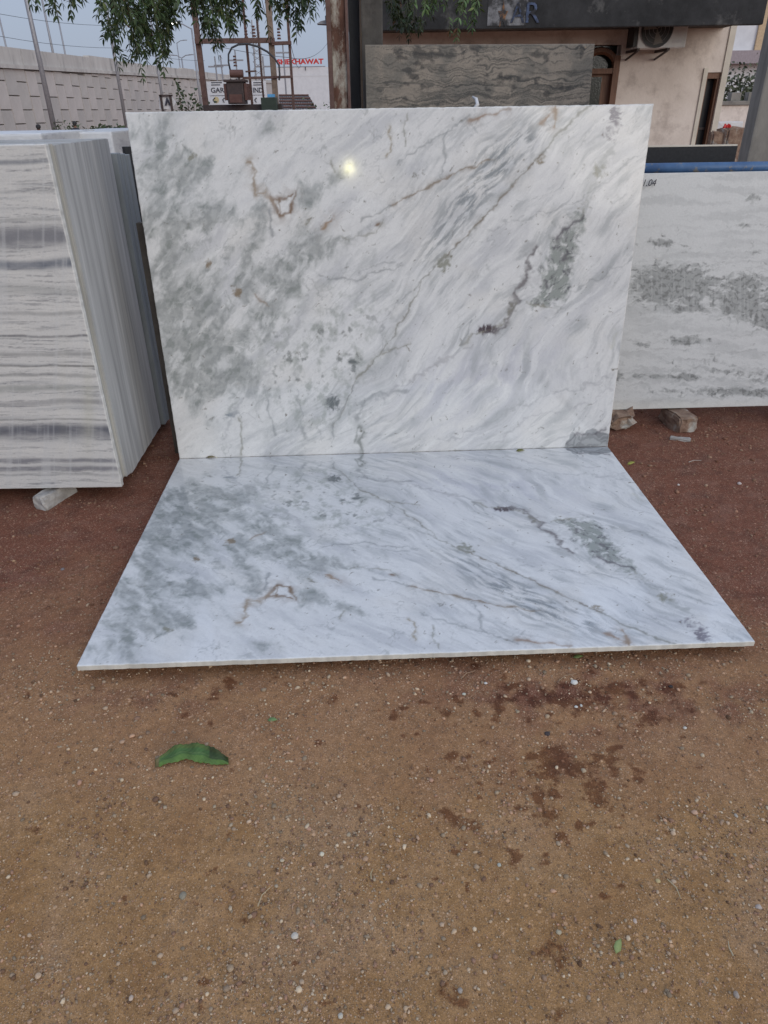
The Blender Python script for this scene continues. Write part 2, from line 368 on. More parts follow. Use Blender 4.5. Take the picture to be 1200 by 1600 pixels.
    def mix(f, A, B, bt='MIX'):
        n = node(t, 'ShaderNodeMix', data_type='RGBA', blend_type=bt)
        if isinstance(f, (int, float)): n.inputs[0].default_value = f
        else: t.links.new(f, n.inputs[0])
        for i, s in ((6, A), (7, B)):
            if isinstance(s, tuple): n.inputs[i].default_value = (*s, 1)
            else: t.links.new(s, n.inputs[i])
        return n.outputs[2]
    grain = rng_(nz(330, 4, .75), .3, .7, .62, 1.38); grain2 = rng_(nz(60, 6, .7), .3, .7, .78, 1.22)
    cc = mix(1.0, a.outputs['Color'], grain, 'MULTIPLY'); cc = mix(1.0, cc, grain2, 'MULTIPLY')
    vor = node(t, 'ShaderNodeTexVoronoi'); vor.inputs['Scale'].default_value = 210; t.links.new(tc.outputs['Object'], vor.inputs['Vector'])
    speck = 0
    for sc_, th_, lo_, hi_ in ((300, .34, .30, .62), (150, .30, .62, .8), (75, .27, .80, .9)):
        vv = vor if sc_ == 300 else node(t, 'ShaderNodeTexVoronoi'); vv.inputs['Scale'].default_value = sc_; t.links.new(tc.outputs['Object'], vv.inputs['Vector'])
        sx_ = node(t, 'ShaderNodeSeparateColor'); t.links.new(vv.outputs['Color'], sx_.inputs[0])
        mk = math_('MULTIPLY', rng_(vv.outputs['Distance'], th_, th_+.12, 1, 0), rng_(math_('ADD', sx_.outputs[0], math_('MULTIPLY', math_('SUBTRACT', nz(9, 6), .5), 1.2)), lo_, hi_, 0, 1))
        mk = math_('MULTIPLY', mk, .75)
        tone = rng_(sx_.outputs[1], 0, 1, .40, 2.1)
        cc = mix(mk, cc, mix(1.0, mix(.5, a.outputs['Color'], (.33, .23, .16)), tone, 'MULTIPLY'))
        speck = mk if isinstance(speck, int) else math_('ADD', speck, mk)
    wet = math_('ADD', w_.outputs['Fac'], rng_(nz(26, 9, .75), .25, .75, -.95, .95))
    wet = math_('MULTIPLY', rng_(wet, .34, .70, 0, 1), rng_(w_.outputs['Fac'], .08, .25, 0, 1))
    cc = mix(wet, cc, mix(1.0, cc, (.50, .38, .31), 'MULTIPLY'))
    t.links.new(cc, b.inputs['Base Color']); t.links.new(rng_(wet, 0, 1, .95, .7), b.inputs['Roughness']); b.inputs['Specular IOR Level'].default_value = .25
    hsum = math_('ADD', math_('MULTIPLY', nz(140, 6, .7), 1.0), math_('MULTIPLY', nz(420, 4, .7), .5)); hsum = math_('ADD', hsum, math_('MULTIPLY', speck, .7))
    bp = node(t, 'ShaderNodeBump'); bp.inputs['Strength'].default_value = .8; bp.inputs['Distance'].default_value = .0022
    t.links.new(hsum, bp.inputs['Height']); t.links.new(bp.outputs[0], b.inputs['Normal'])
    g = np_mesh('ground', np.c_[x, y, z], grid_faces(len(xs), len(ys)), m, colr=c, attrs={'wet': st})
    tag(g, 'bare brown and red dirt yard', None, kind='structure')
    return g
build_ground()
def gz(x, y):
    x = np.atleast_1d(x); y = np.atleast_1d(y)
    return fbm(x*3, y*3, 3, 1)*.004 + fbm(x*22, y*22, 3, 2)*.0008

# ------------------------------------------------------------------ the two bookmatched marble slabs
YAW, LEAN, TOP = 0.03015, 0.05695, 0.06
SW, SD, SH = 2.1549, 1.5043, 1.5043
EX = np.array([math.cos(YAW), math.sin(YAW), 0]); EY = np.array([-math.sin(YAW), math.cos(YAW), 0]); EZ = np.array([0, 0, 1.0])
SO = np.array([-1.01521, 3.18820, TOP])
SUPV = EY*math.sin(LEAN) + EZ*math.cos(LEAN); SN = EY*math.cos(LEAN) - EZ*math.sin(LEAN)   # SN points into the slab

def paint_marble(u, v):
    """Vein layout of the block both slabs were cut from; v counts up from the shared edge."""
    P = SO + (u*SW)[:, None]*EX + (v*SH)[:, None]*SUPV
    px, py = to_px(P)
    w1, w2 = fbm(px/70, py/70, 4, 21), fbm(px/70+40, py/70, 4, 22)
    f1, f2 = fbm(px/16, py/16, 3, 23), fbm(px/16+9, py/16, 3, 24)
    X, Y = px+w1*20+f1*3.5, py+w2*20+f2*3.5
    Xs, Ys = px+20*fbm(px/170, py/170, 3, 20)+f1*.7, py+20*fbm(px/170+3, py/170, 3, 19)+f2*.7
    c = np.broadcast_to(np.array([.80, .80, .795]), (len(u), 3)).copy()
    left = ss(620, 470, px + .55*(py-430))          # clouded left side, flowing right side
    th = R(47) - R(16)*ss(480, 680, py)
    s = Xs*np.cos(th) - Ys*np.sin(th); t = Xs*np.sin(th) + Ys*np.cos(th)
    # soft tone
    c = mixc(c, (.60, .61, .63), ss(-.1, .6, fbm(s/150, t/50, 5, 25))*.6)
    c = mixc(c, (.80, .785, .755), ss(.05, .5, fbm(px/120+5, py/120, 3, 26))*.45)
    c = mixc(c, (.60, .605, .65), np.clip(blobs(px, py, [(790,575,120,60,25,.8),(690,620,90,50,20,.5),(620,500,50,60,0,.35),(760,730,120,30,0,.5)]), 0, 1)*ss(-.35, .4, fbm(s/60, t/22, 5, 27))*.75)
    # fine flowing streaks
    k1 = fbm(s/85, t/15, 6, 28, .6); k2 = fbm(s/40, t/7, 5, 29, .6)
    wr = .25+.75*(1-left)
    c = mixc(c, (.50, .52, .525), ss(-.2, .6, k1)*.66*wr*ss(-.5, .3, fbm(px/90, py/90, 3, 30)))
    c = mixc(c, (.42, .44, .45), ss(.12, .7, k2)*.38*wr*ss(-.3, .4, fbm(px/70+4, py/70, 3, 31)))
    k3 = fbm((px*np.cos(th)-py*np.sin(th)+w1*14)/30, (px*np.sin(th)+py*np.cos(th)+w2*14)/3.2, 4, 58, .6)
    c = mixc(c, (.46, .475, .48), ss(.08, .7, k3)*.17)
    c = mixc(c, (.86, .86, .85), ss(.15, .6, fbm(s/60+7, t/10, 5, 32))*.5)
    # grey green clouds of the left side
    GL = [(245,215,34,40,0,.8),(300,262,42,32,0,.9),(250,290,45,50,0,.55),(275,350,70,60,0,.5),(262,430,45,80,0,.75),(300,470,60,50,0,.7),(285,555,52,70,0,1.1),(350,590,58,42,0,1.0),
          (375,540,40,60,0,.7),(430,470,55,55,0,.65),(395,400,40,50,0,.45),(470,405,55,42,30,.8),(505,375,34,28,0,.7),(512,285,40,16,35,1.1),(480,310,22,28,0,.7),(430,200,36,14,25,.5),
          (232,600,20,40,0,.4),(350,335,30,50,0,.3),(405,340,18,40,0,.6),(230,185,30,26,0,.4),(330,330,40,30,0,.25),(250,370,30,40,0,.3)]
    g = blobs(px, py, GL)
    cl = fbm((X+Xs)/80, (Y+Ys)/90, 7, 33, .61); 
    th2 = R(62); s2 = (Xs+X)/2*np.cos(th2)-(Ys+Y)/2*np.sin(th2); t2 = (Xs+X)/2*np.sin(th2)+(Ys+Y)/2*np.cos(th2)
    cl2 = fbm(s2/64, t2/26, 7, 34, .60)
    fld = np.clip(g, 0, 1.15)*.60 + (cl*.60+cl2*.65)*.62 - .05
    gm = ss(.20, .58, fld + .07*fbm(px/7, py/9, 4, 59, .6)); gs = ss(-.02, .5, fld)*ss(640, 480, px)*.42
    c = mixc(c, (.52, .545, .535), gs*(.55+.45*ss(-.3, .3, fbm(s2/30, t2/9, 5, 60))))
    inner = .72 + .28*ss(-.3, .3, fbm(px/11, py/11, 4, 35))
    c = mixc(c, (.40, .42, .415), gm*.78*inner)
    c = mixc(c, (.33, .36, .345), gm*ss(.15, .5, fbm(px/22, py/22, 5, 36))*.5)
    c = mixc(c, (.78, .785, .78), gm*ss(-.05, .6, fbm(s2/44, t2/20, 6, 37, .62))*.72)
    # mottled greenish flecks in the middle bottom
    ml = np.clip(blobs(px, py, [(470,590,70,60,0,.9),(520,560,60,60,0,.8),(500,640,60,40,0,.7),(440,520,40,50,0,.5),(560,500,60,60,0,.45),(520,480,60,40,0,.45)]), 0, 1)
    c = mixc(c, (.40, .43, .40), ml*ss(-.1, .6, fbm(px/19, py/24, 6, 38, .62))*.6)
    c = mixc(c, (.28, .30, .29), ml*ss(.3, .7, fbm(px/17+7, py/22, 5, 39, .6))*.7)
    # blue grey drift in the upper middle
    dm = np.clip(blobs(px, py, [(770,260,75,30,48,1.0),(720,330,70,24,48,1.0),(680,400,50,22,48,.6),(830,215,60,26,40,.6),(715,210,30,22,40,.45),(640,300,30,40,0,.25)]), 0, 1.1)
    c = mixc(c, (.38, .405, .415), dm*ss(-.25, .4, fbm(s/40, t/9, 6, 40, .6))*.85)
    c = mixc(c, (.74, .75, .76), dm*ss(.2, .5, fbm(s/26+6, t/9, 4, 41))*.7)
    # right hand knot
    kn = np.clip(blobs(px, py, [(868,440,26,34,0,1.1),(882,385,24,34,-20,1.1),(845,470,24,14,0,.6),(905,345,16,18,0,.7)]), 0, 1.2)
    km = ss(.22, .66, kn*.72 + fbm(Xs/14, Ys/17, 6, 42, .65)*.45)
    c = mixc(c, (.39, .42, .40), km*.9)
    c = mixc(c, (.25, .255, .27), km*ss(.0, .5, fbm(s2/16, t2/8, 5, 43, .6))*.85)
    c = mixc(c, (.80, .80, .79), km*ss(.15, .6, fbm(s2/15+9, t2/9, 5, 44, .6))*.8)
    for L, colr, a in (([(962,180,13,26,-10,1.0),(950,215,12,18,0,.5)], (.30,.29,.32), .85), ([(936,268,12,14,0,1.0),(915,320,12,30,-15,.5)], (.36,.36,.30), .8),
                       ([(695,410,14,16,-20,1.0)], (.33,.34,.29), .75), ([(762,514,22,9,10,1.1)], (.22,.21,.22), 1.0), ([(552,568,9,18,10,1.0),(520,630,14,15,0,1.0)], (.27,.29,.29), .9),
                       ([(738,190,18,26,0,.6)], (.45,.47,.47), .8), ([(362,648,13,6,20,1.0)], (.38,.41,.43), .9), ([(325,412,7,9,0,1.0),(370,457,9,10,0,1.0)], (.33,.28,.22), .8),
                       ([(300,245,10,6,20,1.0)], (.36,.36,.31), .8), ([(845,248,7,9,-20,1)], (.34,.30,.23), .8)):
        bm_ = np.clip(blobs(px, py, L), 0, 1.1)
        c = mixc(c, colr, ss(.26, .72, bm_*.75 + fbm(X/8, Y/11, 5, 45, .6)*.5)*a)
    corner = np.clip(blobs(px, py, [(920,690,42,17,10,1.3)]), 0, 1.2)
    cm = ss(.4, .5, corner*.8+fbm(X/22, Y/22, 4, 46)*.35)
    c = mixc(c, (.43, .45, .46), cm*.85); c = mixc(c, (.25, .26, .27), cm*ss(.3, .05, np.abs(fbm(X/28, Y/14, 3, 47)))*.45)
    # veins (points along each vein, width, colour, strength, waviness)
    BR = (.24, .17, .115); OL = (.33, .33, .28); GR = (.36, .38, .385); DK = (.20, .20, .215)
    VE = [([(648,452),(672,424),(700,398),(740,358),(792,298),(845,242),(872,210),(925,160)], 1.6, (.31,.32,.29), .75, 2.5), ([(700,398),(760,335),(845,242)], 1.0, BR, .35, 3),
          ([(660,440),(640,482),(610,532),(588,560),(560,590),(545,620),(522,668)], 1.4, (.33,.335,.30), .75, 3), ([(560,600),(530,640),(515,690)], 1.3, GR, .6, 6),
          ([(612,322),(650,300),(680,286),(722,264),(768,250)], 1.5, (.29,.24,.18), .75, 3), ([(560,345),(612,322)], 1.5, GR, .6, 5), ([(735,188),(760,180),(795,169)], 2.6, (.36,.26,.19), .75, 3),
          ([(845,196),(866,172),(872,160)], 2.6, (.33,.24,.17), .8, 3), ([(866,200),(869,165)], 2.0, (.36,.27,.19), .75, 2), ([(610,195),(606,245)], 1.4, (.38,.33,.24), .7, 4),
          ([(635,180),(632,230)], 1.2, OL, .6, 4), ([(620,255),(700,205),(735,180)], 1.5, GR, .6, 5), ([(700,200),(688,280)], 1.4, GR, .6, 4),
          ([(392,252),(398,285),(404,303),(412,296)], 3.0, (.36,.29,.21), .8, 5), ([(424,308),(438,337),(452,333),(461,301)], 2.8, BR, .9, 3), ([(428,313),(446,310),(456,303)], 2.2, BR, .8, 3),
          ([(437,312),(438,334)], 1.4, BR, .8, 2), ([(410,300),(430,318)], 3.5, (.5,.43,.36), .6, 3), ([(424,330),(424,370)], 2.0, GR, .7, 5), ([(518,252),(520,268)], 1.6, OL, .7, 3), ([(502,356),(519,342)], 3.2, (.37,.28,.20), .85, 4),
          ([(535,372),(548,377)], 2.0, OL, .8, 3), ([(585,352),(592,348)], 1.8, BR, .8, 2), ([(487,340),(480,352)], 1.4, OL, .7, 2), ([(400,460),(420,480)], 2.0, (.36,.30,.24), .6, 4),
          ([(500,430),(530,437),(562,436),(600,425),(630,412)], 1.8, GR, .65, 5), ([(560,428),(600,408),(620,412)], 1.3, GR, .5, 5), ([(548,376),(585,362),(600,345)], 1.2, OL, .5, 4),
          ([(838,385),(830,410),(822,432),(812,450),(806,472),(790,505),(770,520)], 3.0, (.24,.235,.24), .85, 6), ([(905,345),(880,358),(872,372)], 2.4, DK, .8, 6), ([(885,390),(882,408),(895,400)], 2.0, DK, .75, 5),
          ([(850,435),(855,452)], 2.2, DK, .7, 5), ([(820,470),(838,478),(862,482)], 1.6, OL, .7, 4), ([(806,472),(790,500),(720,538)], 1.8, OL, .6, 5), ([(735,500),(730,525),(720,540)], 1.4, GR, .6, 4),
          ([(985,405),(955,425),(900,455),(868,490)], 1.4, GR, .45, 6), ([(960,230),(935,265),(915,330),(905,345)], 3.0, (.45,.47,.46), .6, 6), ([(1000,240),(960,275),(900,318)], 1.4, GR, .4, 6),
          ([(900,318),(840,335),(760,360)], 1.2, GR, .45, 6), ([(375,655),(379,690),(377,712)], 1.5, OL, .65, 3), ([(416,610),(420,650),(432,680)], 1.5, GR, .6, 3), ([(478,690),(470,640),(460,610)], 1.5, GR, .5, 5),
          ([(565,708),(563,690),(572,676),(562,668),(558,690)], 2.4, (.30,.32,.30), .75, 4), ([(565,628),(590,618),(640,612)], 2.6, GR, .6, 6), ([(556,655),(566,632)], 3.0, (.32,.34,.34), .6, 5),
          ([(345,690),(362,650),(395,610),(430,560),(480,480)], 2.6, (.55,.56,.57), .6, 7), ([(690,688),(745,672),(800,640),(880,610),(960,590)], 1.6, (.48,.49,.50), .5, 7),
          ([(600,620),(640,595),(690,565),(740,540)], 1.8, (.50,.50,.51), .6, 7), ([(760,700),(830,650),(900,640),(955,610)], 1.4, (.5,.5,.52), .4, 7), ([(885,690),(905,678),(930,680),(946,668)], 1.8, DK, .6, 4),
          ([(735,710),(700,706),(760,712)], 1.6, OL, .5, 3), ([(640,455),(600,500),(596,545),(620,550)], 1.2, GR, .5, 5), ([(600,552),(625,545),(640,535)], 1.3, OL, .6, 4), ([(965,520),(955,545)], 3, (.6,.6,.5), .4, 4)]
    n1, n2 = fbm(px/26, py/26, 4, 48), fbm(px/26+8, py/26, 4, 49); n3 = fbm(px/18, py/18, 4, 50)
    h1, h2 = fbm(px/6, py/6, 2, 51), fbm(px/6+5, py/6, 2, 52)
    for pts, w, colr, a, wv in VE:
        d = pdist(px+n1*wv*1.4+h1*1.1, py+n2*wv*1.4+h2*1.1, pts)
        ww = w*(.65+.8*ss(-.4, .5, n3))
        c = mixc(c, colr, np.exp(-(d/ww)**2)*min(1, a*1.05)*(.6+.4*ss(-.35, .2, n3)))
        c = mixc(c, tuple(.5*x+.36 for x in colr), np.exp(-(d/(ww*4))**2)*a*.34*ss(-.5, .4, n3))
    # hairline network
    hn = np.abs(fbm(s/120+3, t/46, 5, 53)); hm = ss(.035, .0, hn)*ss(-.05, .4, fbm(px/80+2, py/80, 3, 54))
    c = mixc(c, (.46, .475, .475), hm*.4)
    hn = np.abs(fbm(X/60+13, Y/60, 5, 55)); hm = ss(.05, .0, hn)*ss(.0, .4, fbm(px/70+12, py/70, 3, 56))*left
    c = mixc(c, (.42, .44, .43), hm*.5)
    c = .67+(c-.67)*np.array([1.27, 1.285, 1.28])
    return np.clip(.80*c*(1+.03*fbm(px/5, py/5, 3, 57))[:, None], .035, .74)
_cache = {}
def paint_cached(u, v):
    if 'c' not in _cache: _cache['c'] = paint_marble(u, v)
    return _cache['c']
NU, NV = 580, 405
EDGE = (.58, .565, .51)
up_slab = slab_mesh('marble_slab', SO - EZ*0.0 + SN*.003, EX*SW, SUPV*SH, SN*.02, NU, NV, paint_cached, EDGE, M_marble, chip=.0016)
tag(up_slab, 'upright polished white marble slab with grey green clouds, standing behind the flat one', 'marble slab', 'bookmatched pair of slabs')
fl_slab = slab_mesh('marble_slab', SO - EY*.001, EX*SW, -EY*SD, -EZ*.019, NU, NV, paint_cached, EDGE, M_marble, chip=.0016)
tag(fl_slab, 'polished white marble slab lying flat just above the dirt in front', 'marble slab', 'bookmatched pair of slabs')

# supports under the pair
def chunk(name, c, size, mat, label, cat, rz=0, seed=0, group=None, bev=.008, jit=.12):
    r = random.Random(seed); bm = bmesh.new(); bmesh.ops.create_cube(bm, size=1)
    bmesh.ops.subdivide_edges(bm, edges=bm.edges, cuts=2, use_grid_fill=True)
    for v in bm.verts:
        v.co = Vector((v.co.x*size[0], v.co.y*size[1], v.co.z*size[2]))
        k = jit*min(size); v.co += Vector((r.uniform(-k, k), r.uniform(-k, k), r.uniform(-k, k)*.6))
    bmesh.ops.bevel(bm, geom=[e for e in bm.edges if e.calc_face_angle(0) > .9], offset=bev, segments=2, affect='EDGES')
    lo = min(v.co.z for v in bm.verts)
    for v in bm.verts: v.co.z -= lo
    me = bpy.data.meshes.new(name); bm.to_mesh(me); bm.free(); me.materials.append(mat)
    o = bpy.data.objects.new(name, me); col.objects.link(o); o.location = Vector(c); o.rotation_euler.z = rz
    return tag(o, label, cat, group)
pk = at_z(908, 1026, 0.0)
chunk('support_stone', (pk[0], pk[1]+.10, -.012), (.11, .16, .05), M_brick, 'small dark stone wedged under the front edge of the flat slab', 'stone', .3, 3, bev=.004)
for i, (a, b, zt) in enumerate(((.25, .10, .052), (1.85, .10, .052), (.35, -1.2, .05), (1.1, -.7, .05))):
    p = SO + EX*a + EY*(b-.02 if b > 0 else b)
    chunk('support_stone', (p[0], p[1], -.012), (.14, .13, zt + (.018 if b > 0 else 0)), M_brick, 'rough stone propping the marble pair from below, ' + ('at the back left', 'at the back right', 'under the front left', 'under the middle')[i], 'stone', .1*i, 10+i, 'stones under the marble pair', bev=.004, jit=.05)

# dark steel rest the upright slab leans on
rr = empty('slab_rest', (SO + EX*1.0 + EY*.5)*[1, 1, 0], 'dark steel easel post and legs behind the upright slab', 'slab rest')
def onb(a, b, z): return SO*[1, 1, 0] + EX*a + EY*b + EZ*z
MB().obox(onb(-.075, .20, 0), EX*.085, EY*.05, EZ*1.13+EY*.02).build('post', noise_mat('brown_steel', (.06, .05, .04), (.10, .085, .07), 10, .8, .3), rr)
MB().obox(onb(.0, .125, 1.28), EX*2.1, EY*.03, EZ*.05).build('rail', M_dark, rr)
MB().obox(onb(1.9, .135, 0), EX*.06, EY*.05, EZ*1.30).build('post', M_dark, rr)
MB().obox(onb(.15, .135, 0), EX*.06, EY*.05, EZ*1.30).build('post', M_dark, rr)
for a in (.15, 1.9): MB().tube([onb(a+.03, .17, 1.25), onb(a+.03, .75, 0)], .025).build('brace', M_dark, rr)
pb = MB(); p0 = at(198, 229, 4.3); p1 = at(206, 293, 4.3)
pb.tube([(p0[0], 4.3, -.0), (p0[0], 4.3, p0[2])], .026, 10)
tag(pb.build('black_post', M_dark, origin=(p0[0], 4.3, 0)), 'thin black post showing left of the upright slab edge', 'post')

# ------------------------------------------------------------------ left stack
LX0, LX1, LY0, LZ0, LZ1 = -2.7, -1.198, 2.857, .08, 1.466
def paint_left(u, v):
    P = np.c_[LX0+u*(LX1-LX0), np.full(len(u), LY0), LZ0+v*(LZ1-LZ0)]; px, py = to_px(P)
    yy = py + 5*fbm(px/170, py/60, 3, 61) + 1.2*fbm(px/30, py/14, 3, 62)
    c = np.broadcast_to(np.array([.66, .645, .625]), (len(u), 3)).copy()
    c = mixc(c, (.50, .50, .50), ss(.05, .6, fbm(px/210, yy/9, 5, 63, .6))*.65)
    c = mixc(c, (.33, .33, .34), ss(.12, .62, fbm(px/110, yy/4.5, 5, 64, .68))*.8)
    c = mixc(c, (.26, .26, .265), ss(.3, .7, fbm(px/160, yy/2.6, 4, 68, .6))*.45)
    c = mixc(c, (.72, .70, .67), ss(.1, .6, fbm(px/200+5, yy/12, 4, 65))*.6)
    m = fbm(px/55, yy/20, 4, 66)
    for (y, h, k, colr) in ((254,3.5,.7,(.30,.31,.33)),(300,3,.3,(.40,.40,.40)),(345,3,.5,(.36,.36,.36)),(371,17,.85,(.31,.31,.325)),(414,8,.95,(.25,.265,.295)),(455,9,.35,(.40,.40,.39)),(488,3,.6,(.36,.36,.36)),(524,2.2,.75,(.24,.24,.25)),
                        (555,4,.6,(.33,.33,.33)),(574,1.8,.7,(.22,.22,.22)),(588,2.5,.5,(.3,.3,.3)),(607,4,.55,(.34,.35,.34)),(629,4,.6,(.30,.30,.31)),(656,1.6,.6,(.3,.3,.3)),(675,11,.95,(.25,.255,.275)),(720,4,.75,(.29,.29,.31)),(733,4,.7,(.27,.27,.29)),(742,2,.4,(.35,.35,.35))):
        c = mixc(c, colr, np.exp(-(np.abs(yy-y)/h)**3)*min(1, k*1.12)*(.72+.28*ss(-.45, .3, m)))
    # vertical saw and wash marks
    c = mixc(c, (.62, .62, .62), ss(.1, .6, fbm(px/9, py/300, 4, 67))*.35)
    c = mixc(c, (.55, .53, .43), blobs(px, py, [(138,640,9,70,0,.5),(100,600,8,120,0,.15)])*.6)
    return np.clip((.56+(c-.56)*1.3)*.84*np.array([.985, 1, 1.01]), .05, .85)
ls = slab_mesh('marble_slab', (LX0, LY0, LZ0), (LX1-LX0, 0, 0), (0, 0, LZ1-LZ0), (0, .028, 0), 520, 430, paint_left, (.62, .61, .58), M_dull, chip=.001)
tag(ls, 'striped grey and white marble slab, foremost of the tall stack at left', 'marble slab')
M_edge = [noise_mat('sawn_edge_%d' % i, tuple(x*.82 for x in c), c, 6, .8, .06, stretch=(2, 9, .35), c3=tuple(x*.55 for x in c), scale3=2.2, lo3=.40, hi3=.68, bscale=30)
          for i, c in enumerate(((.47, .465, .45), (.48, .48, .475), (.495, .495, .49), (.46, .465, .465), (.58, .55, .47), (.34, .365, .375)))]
y = LY0+.031; k = 0
while y < 3.60:
    th = random.choice((.016, .02, .024, .03)); r = random.Random(k)
    if k == 0: mi, dx, th = 0, -.004, .02
    elif k == 1: mi, dx, th = 4, .004, .05
    else: mi, dx = r.choice((1, 2, 1, 2, 1, 3)), -.03*(y-LY0)-.002
    if k == 1: dx = -.012
    zt = LZ1 + r.uniform(-.0015, .0015) - (.004 if k > 1 else 0); zb = .06 + r.uniform(0, .005) + .03*max(0, 1-k/6)
    X1 = LX1 + dx; tl = 0
    b = MB().add([(LX0, y, zb), (X1, y, zb), (X1-.03*th, y+th, zb), (LX0, y+th, zb), (LX0, y, zt), (X1+tl, y, zt), (X1-.03*th, y+th, zt), (LX0, y+th, zt)],
                 [(0,3,2,1),(4,5,6,7),(0,1,5,4),(1,2,6,5),(2,3,7,6),(3,0,4,7)])
    o = b.build('marble_slab', M_edge[mi], origin=(LX1, LY0, 0))
    if k == 1: tag(o, 'thick marble slab with a cream sawn edge, near the front of the left stack', 'marble slab', 'slabs packed in the left stack')
    else: tag(o, 'thin marble slab packed inside the left stack, seen by its grey edge', 'marble slab', 'slabs packed in the left stack')
    y += th + .0001; k += 1
for j in range(3):
    yy = 3.66 + j*.06
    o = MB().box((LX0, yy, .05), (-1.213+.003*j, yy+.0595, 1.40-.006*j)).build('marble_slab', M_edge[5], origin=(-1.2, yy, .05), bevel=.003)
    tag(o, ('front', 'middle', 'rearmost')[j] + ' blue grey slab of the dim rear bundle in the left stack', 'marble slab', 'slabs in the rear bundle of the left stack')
# bearers below the left stack
pbk = at_z(92, 762, .06)
chunk('stone_bearer', (pbk[0]-.02, LY0+.03, -.01), (.065, .20, .072), M_block, 'pale stone bearer poking out beneath the left stack', 'stone', .22, 21, bev=.006, jit=.08).rotation_euler = (0, 0, -.35)
for i, (bx_, by_) in enumerate(((-2.3, 3.3), (-1.7, 3.35), (-1.55, 3.72))):
    chunk('stone_bearer', (bx_, by_, -.01), (.2, .5 if i < 2 else .3, .058), M_block, ('far left', 'middle', 'rearmost')[i] + ' stone bearer hidden under the left stack', 'stone', 0, 30+i, 'hidden bearers under the left stack', jit=.03)

# marble blocks standing behind the left stack
def block_px(x0, x1, ytop, Y, depth, label, mat, seed):
    a, b = at(x0, ytop, Y), at(x1, ytop, Y)
    r = empty('marble_block', ((a[0]+b[0])/2, Y, 0), label, 'marble block')
    MB().box((a[0], Y, .08), (b[0], Y+depth, a[2])).build('body', mat, r, bevel=.012)
    for f in (.2, .75): MB().box((a[0]+f*(b[0]-a[0]), Y-.03, 0), (a[0]+f*(b[0]-a[0])+.12, Y+depth, .08)).build('bearer', M_block, r)
M_mb = noise_mat('white_block', (.58, .58, .585), (.72, .72, .72), 6, .7, .3, stretch=(1, 1, 3), c3=(.48, .48, .5), scale3=3)
block_px(67, 174, 207, 5.2, 1.2, 'white marble block showing its top edge above the left stack', M_mb, 1)
block_px(-120, 64, 211, 4.6, .9, 'long white marble block behind the left stack at the frame edge', M_mb, 2)

# ------------------------------------------------------------------ right slab, rail, black granite
RY = 3.70; ra, rb = at_z(930, 641, .095), at_z(1290, 636, .095)
ra = np.array([ra[0], ra[1], .095]); rex = np.array([1.35, .035, 0]); rex_n = rex/np.linalg.norm(rex)
rtop = at(1010, 271, ra[1]+.06); rh = rtop[2]-.095
rup = np.array([-.0, .06, rh]); rn = np.cross(rup, rex); rn = -rn/np.linalg.norm(rn); rn = rn if rn[1] > 0 else -rn
def paint_right(u, v):
    P = ra + u[:, None]*rex + v[:, None]*rup; px, py = to_px(P)
    X = px+7*fbm(px/30, py/30, 4, 71)+3.5*fbm(px/9+.3*py/9, py/9, 3, 79); Y = py+5*fbm(px/30+7, py/30, 4, 72)+3*fbm(px/9+5, py/9-.3*px/9, 3, 80)
    c = np.broadcast_to(np.array([.66, .66, .655]), (len(u), 3)).copy()
    c = mixc(c, (.50, .505, .505), ss(-.1, .5, fbm(px/120, Y/14, 5, 73))*.6)
    c = mixc(c, (.44, .45, .45), ss(.0, .5, fbm(X/30, Y/7, 5, 78, .65))*blobs(px, py, [(1100,450,170,55,0,.9),(1100,590,200,50,0,.7)]))
    b = blobs(px, py, [(1035,378,22,9,0,.9),(1075,383,12,7,0,.5),(1035,425,50,18,0,.6),(1035,455,55,26,0,1.05),(1100,440,40,30,0,.55),(1085,480,16,7,0,.8),(1060,487,8,5,0,.8),(1165,440,26,14,0,.8),(1150,478,34,22,0,.9),(1195,500,18,14,0,.9),(1230,470,60,40,0,.8),
                       (1070,533,36,8,0,.95),(1000,537,16,7,0,.6),(1110,557,10,6,0,.6),(1030,588,60,6,0,.6),(1075,590,18,7,0,.8),(1150,580,50,5,0,.6),(1130,612,60,8,0,.8),(1040,612,30,6,0,.55),(1190,615,30,7,0,.8),(960,590,14,12,0,.8),
                       (1175,310,12,8,0,.8),(1160,352,30,4,0,.6),(1180,395,30,12,0,.3),(1200,590,40,8,0,.6),(1060,570,70,8,0,.3),(1230,350,30,8,0,.5)])
    n = fbm(X/15, Y/8, 5, 74, .6)
    m = ss(.20, .58, np.clip(b*1.1, 0, 1.1)*.66 + n*.45)
    c = mixc(c, (.32, .33, .325), m*.85); c = mixc(c, (.15, .155, .155), m*ss(-.1, .5, fbm(X/7, Y/6, 4, 75))*.75)
    c = mixc(c, (.42, .42, .42), ss(.3, .7, fbm(X/80, Y/4, 4, 76))*ss(470, 540, py)*.5)
    c = mixc(c, (.68, .68, .68), ss(.15, .6, fbm(px/5, py/200, 3, 77))*.22)
    c = mixc(c, (.70, .65, .55), ss(618, 640, py)*.35)
    return np.clip(c*.88*np.array([.98, 1, 1.01]), .05, .85)
rsl = slab_mesh('marble_slab', ra, rex, rup, rn*.022, 480, 440, paint_right, (.68, .68, .66), M_dull, chip=.002)
tag(rsl, 'white marble slab with charcoal mottling leaning at right under the blue pipe', 'marble slab')
for j in range(2):
    o = MB().obox(ra+rn*(.026+.026*j)+[.01*j, 0, .004], rex*.995, rup*.985, rn*.022).build('marble_slab', M_edge[0], origin=ra, bevel=.002)
    tag(o, ('second', 'third')[j] + ' slab behind the mottled marble slab at right', 'marble slab', 'slabs behind the right slab')
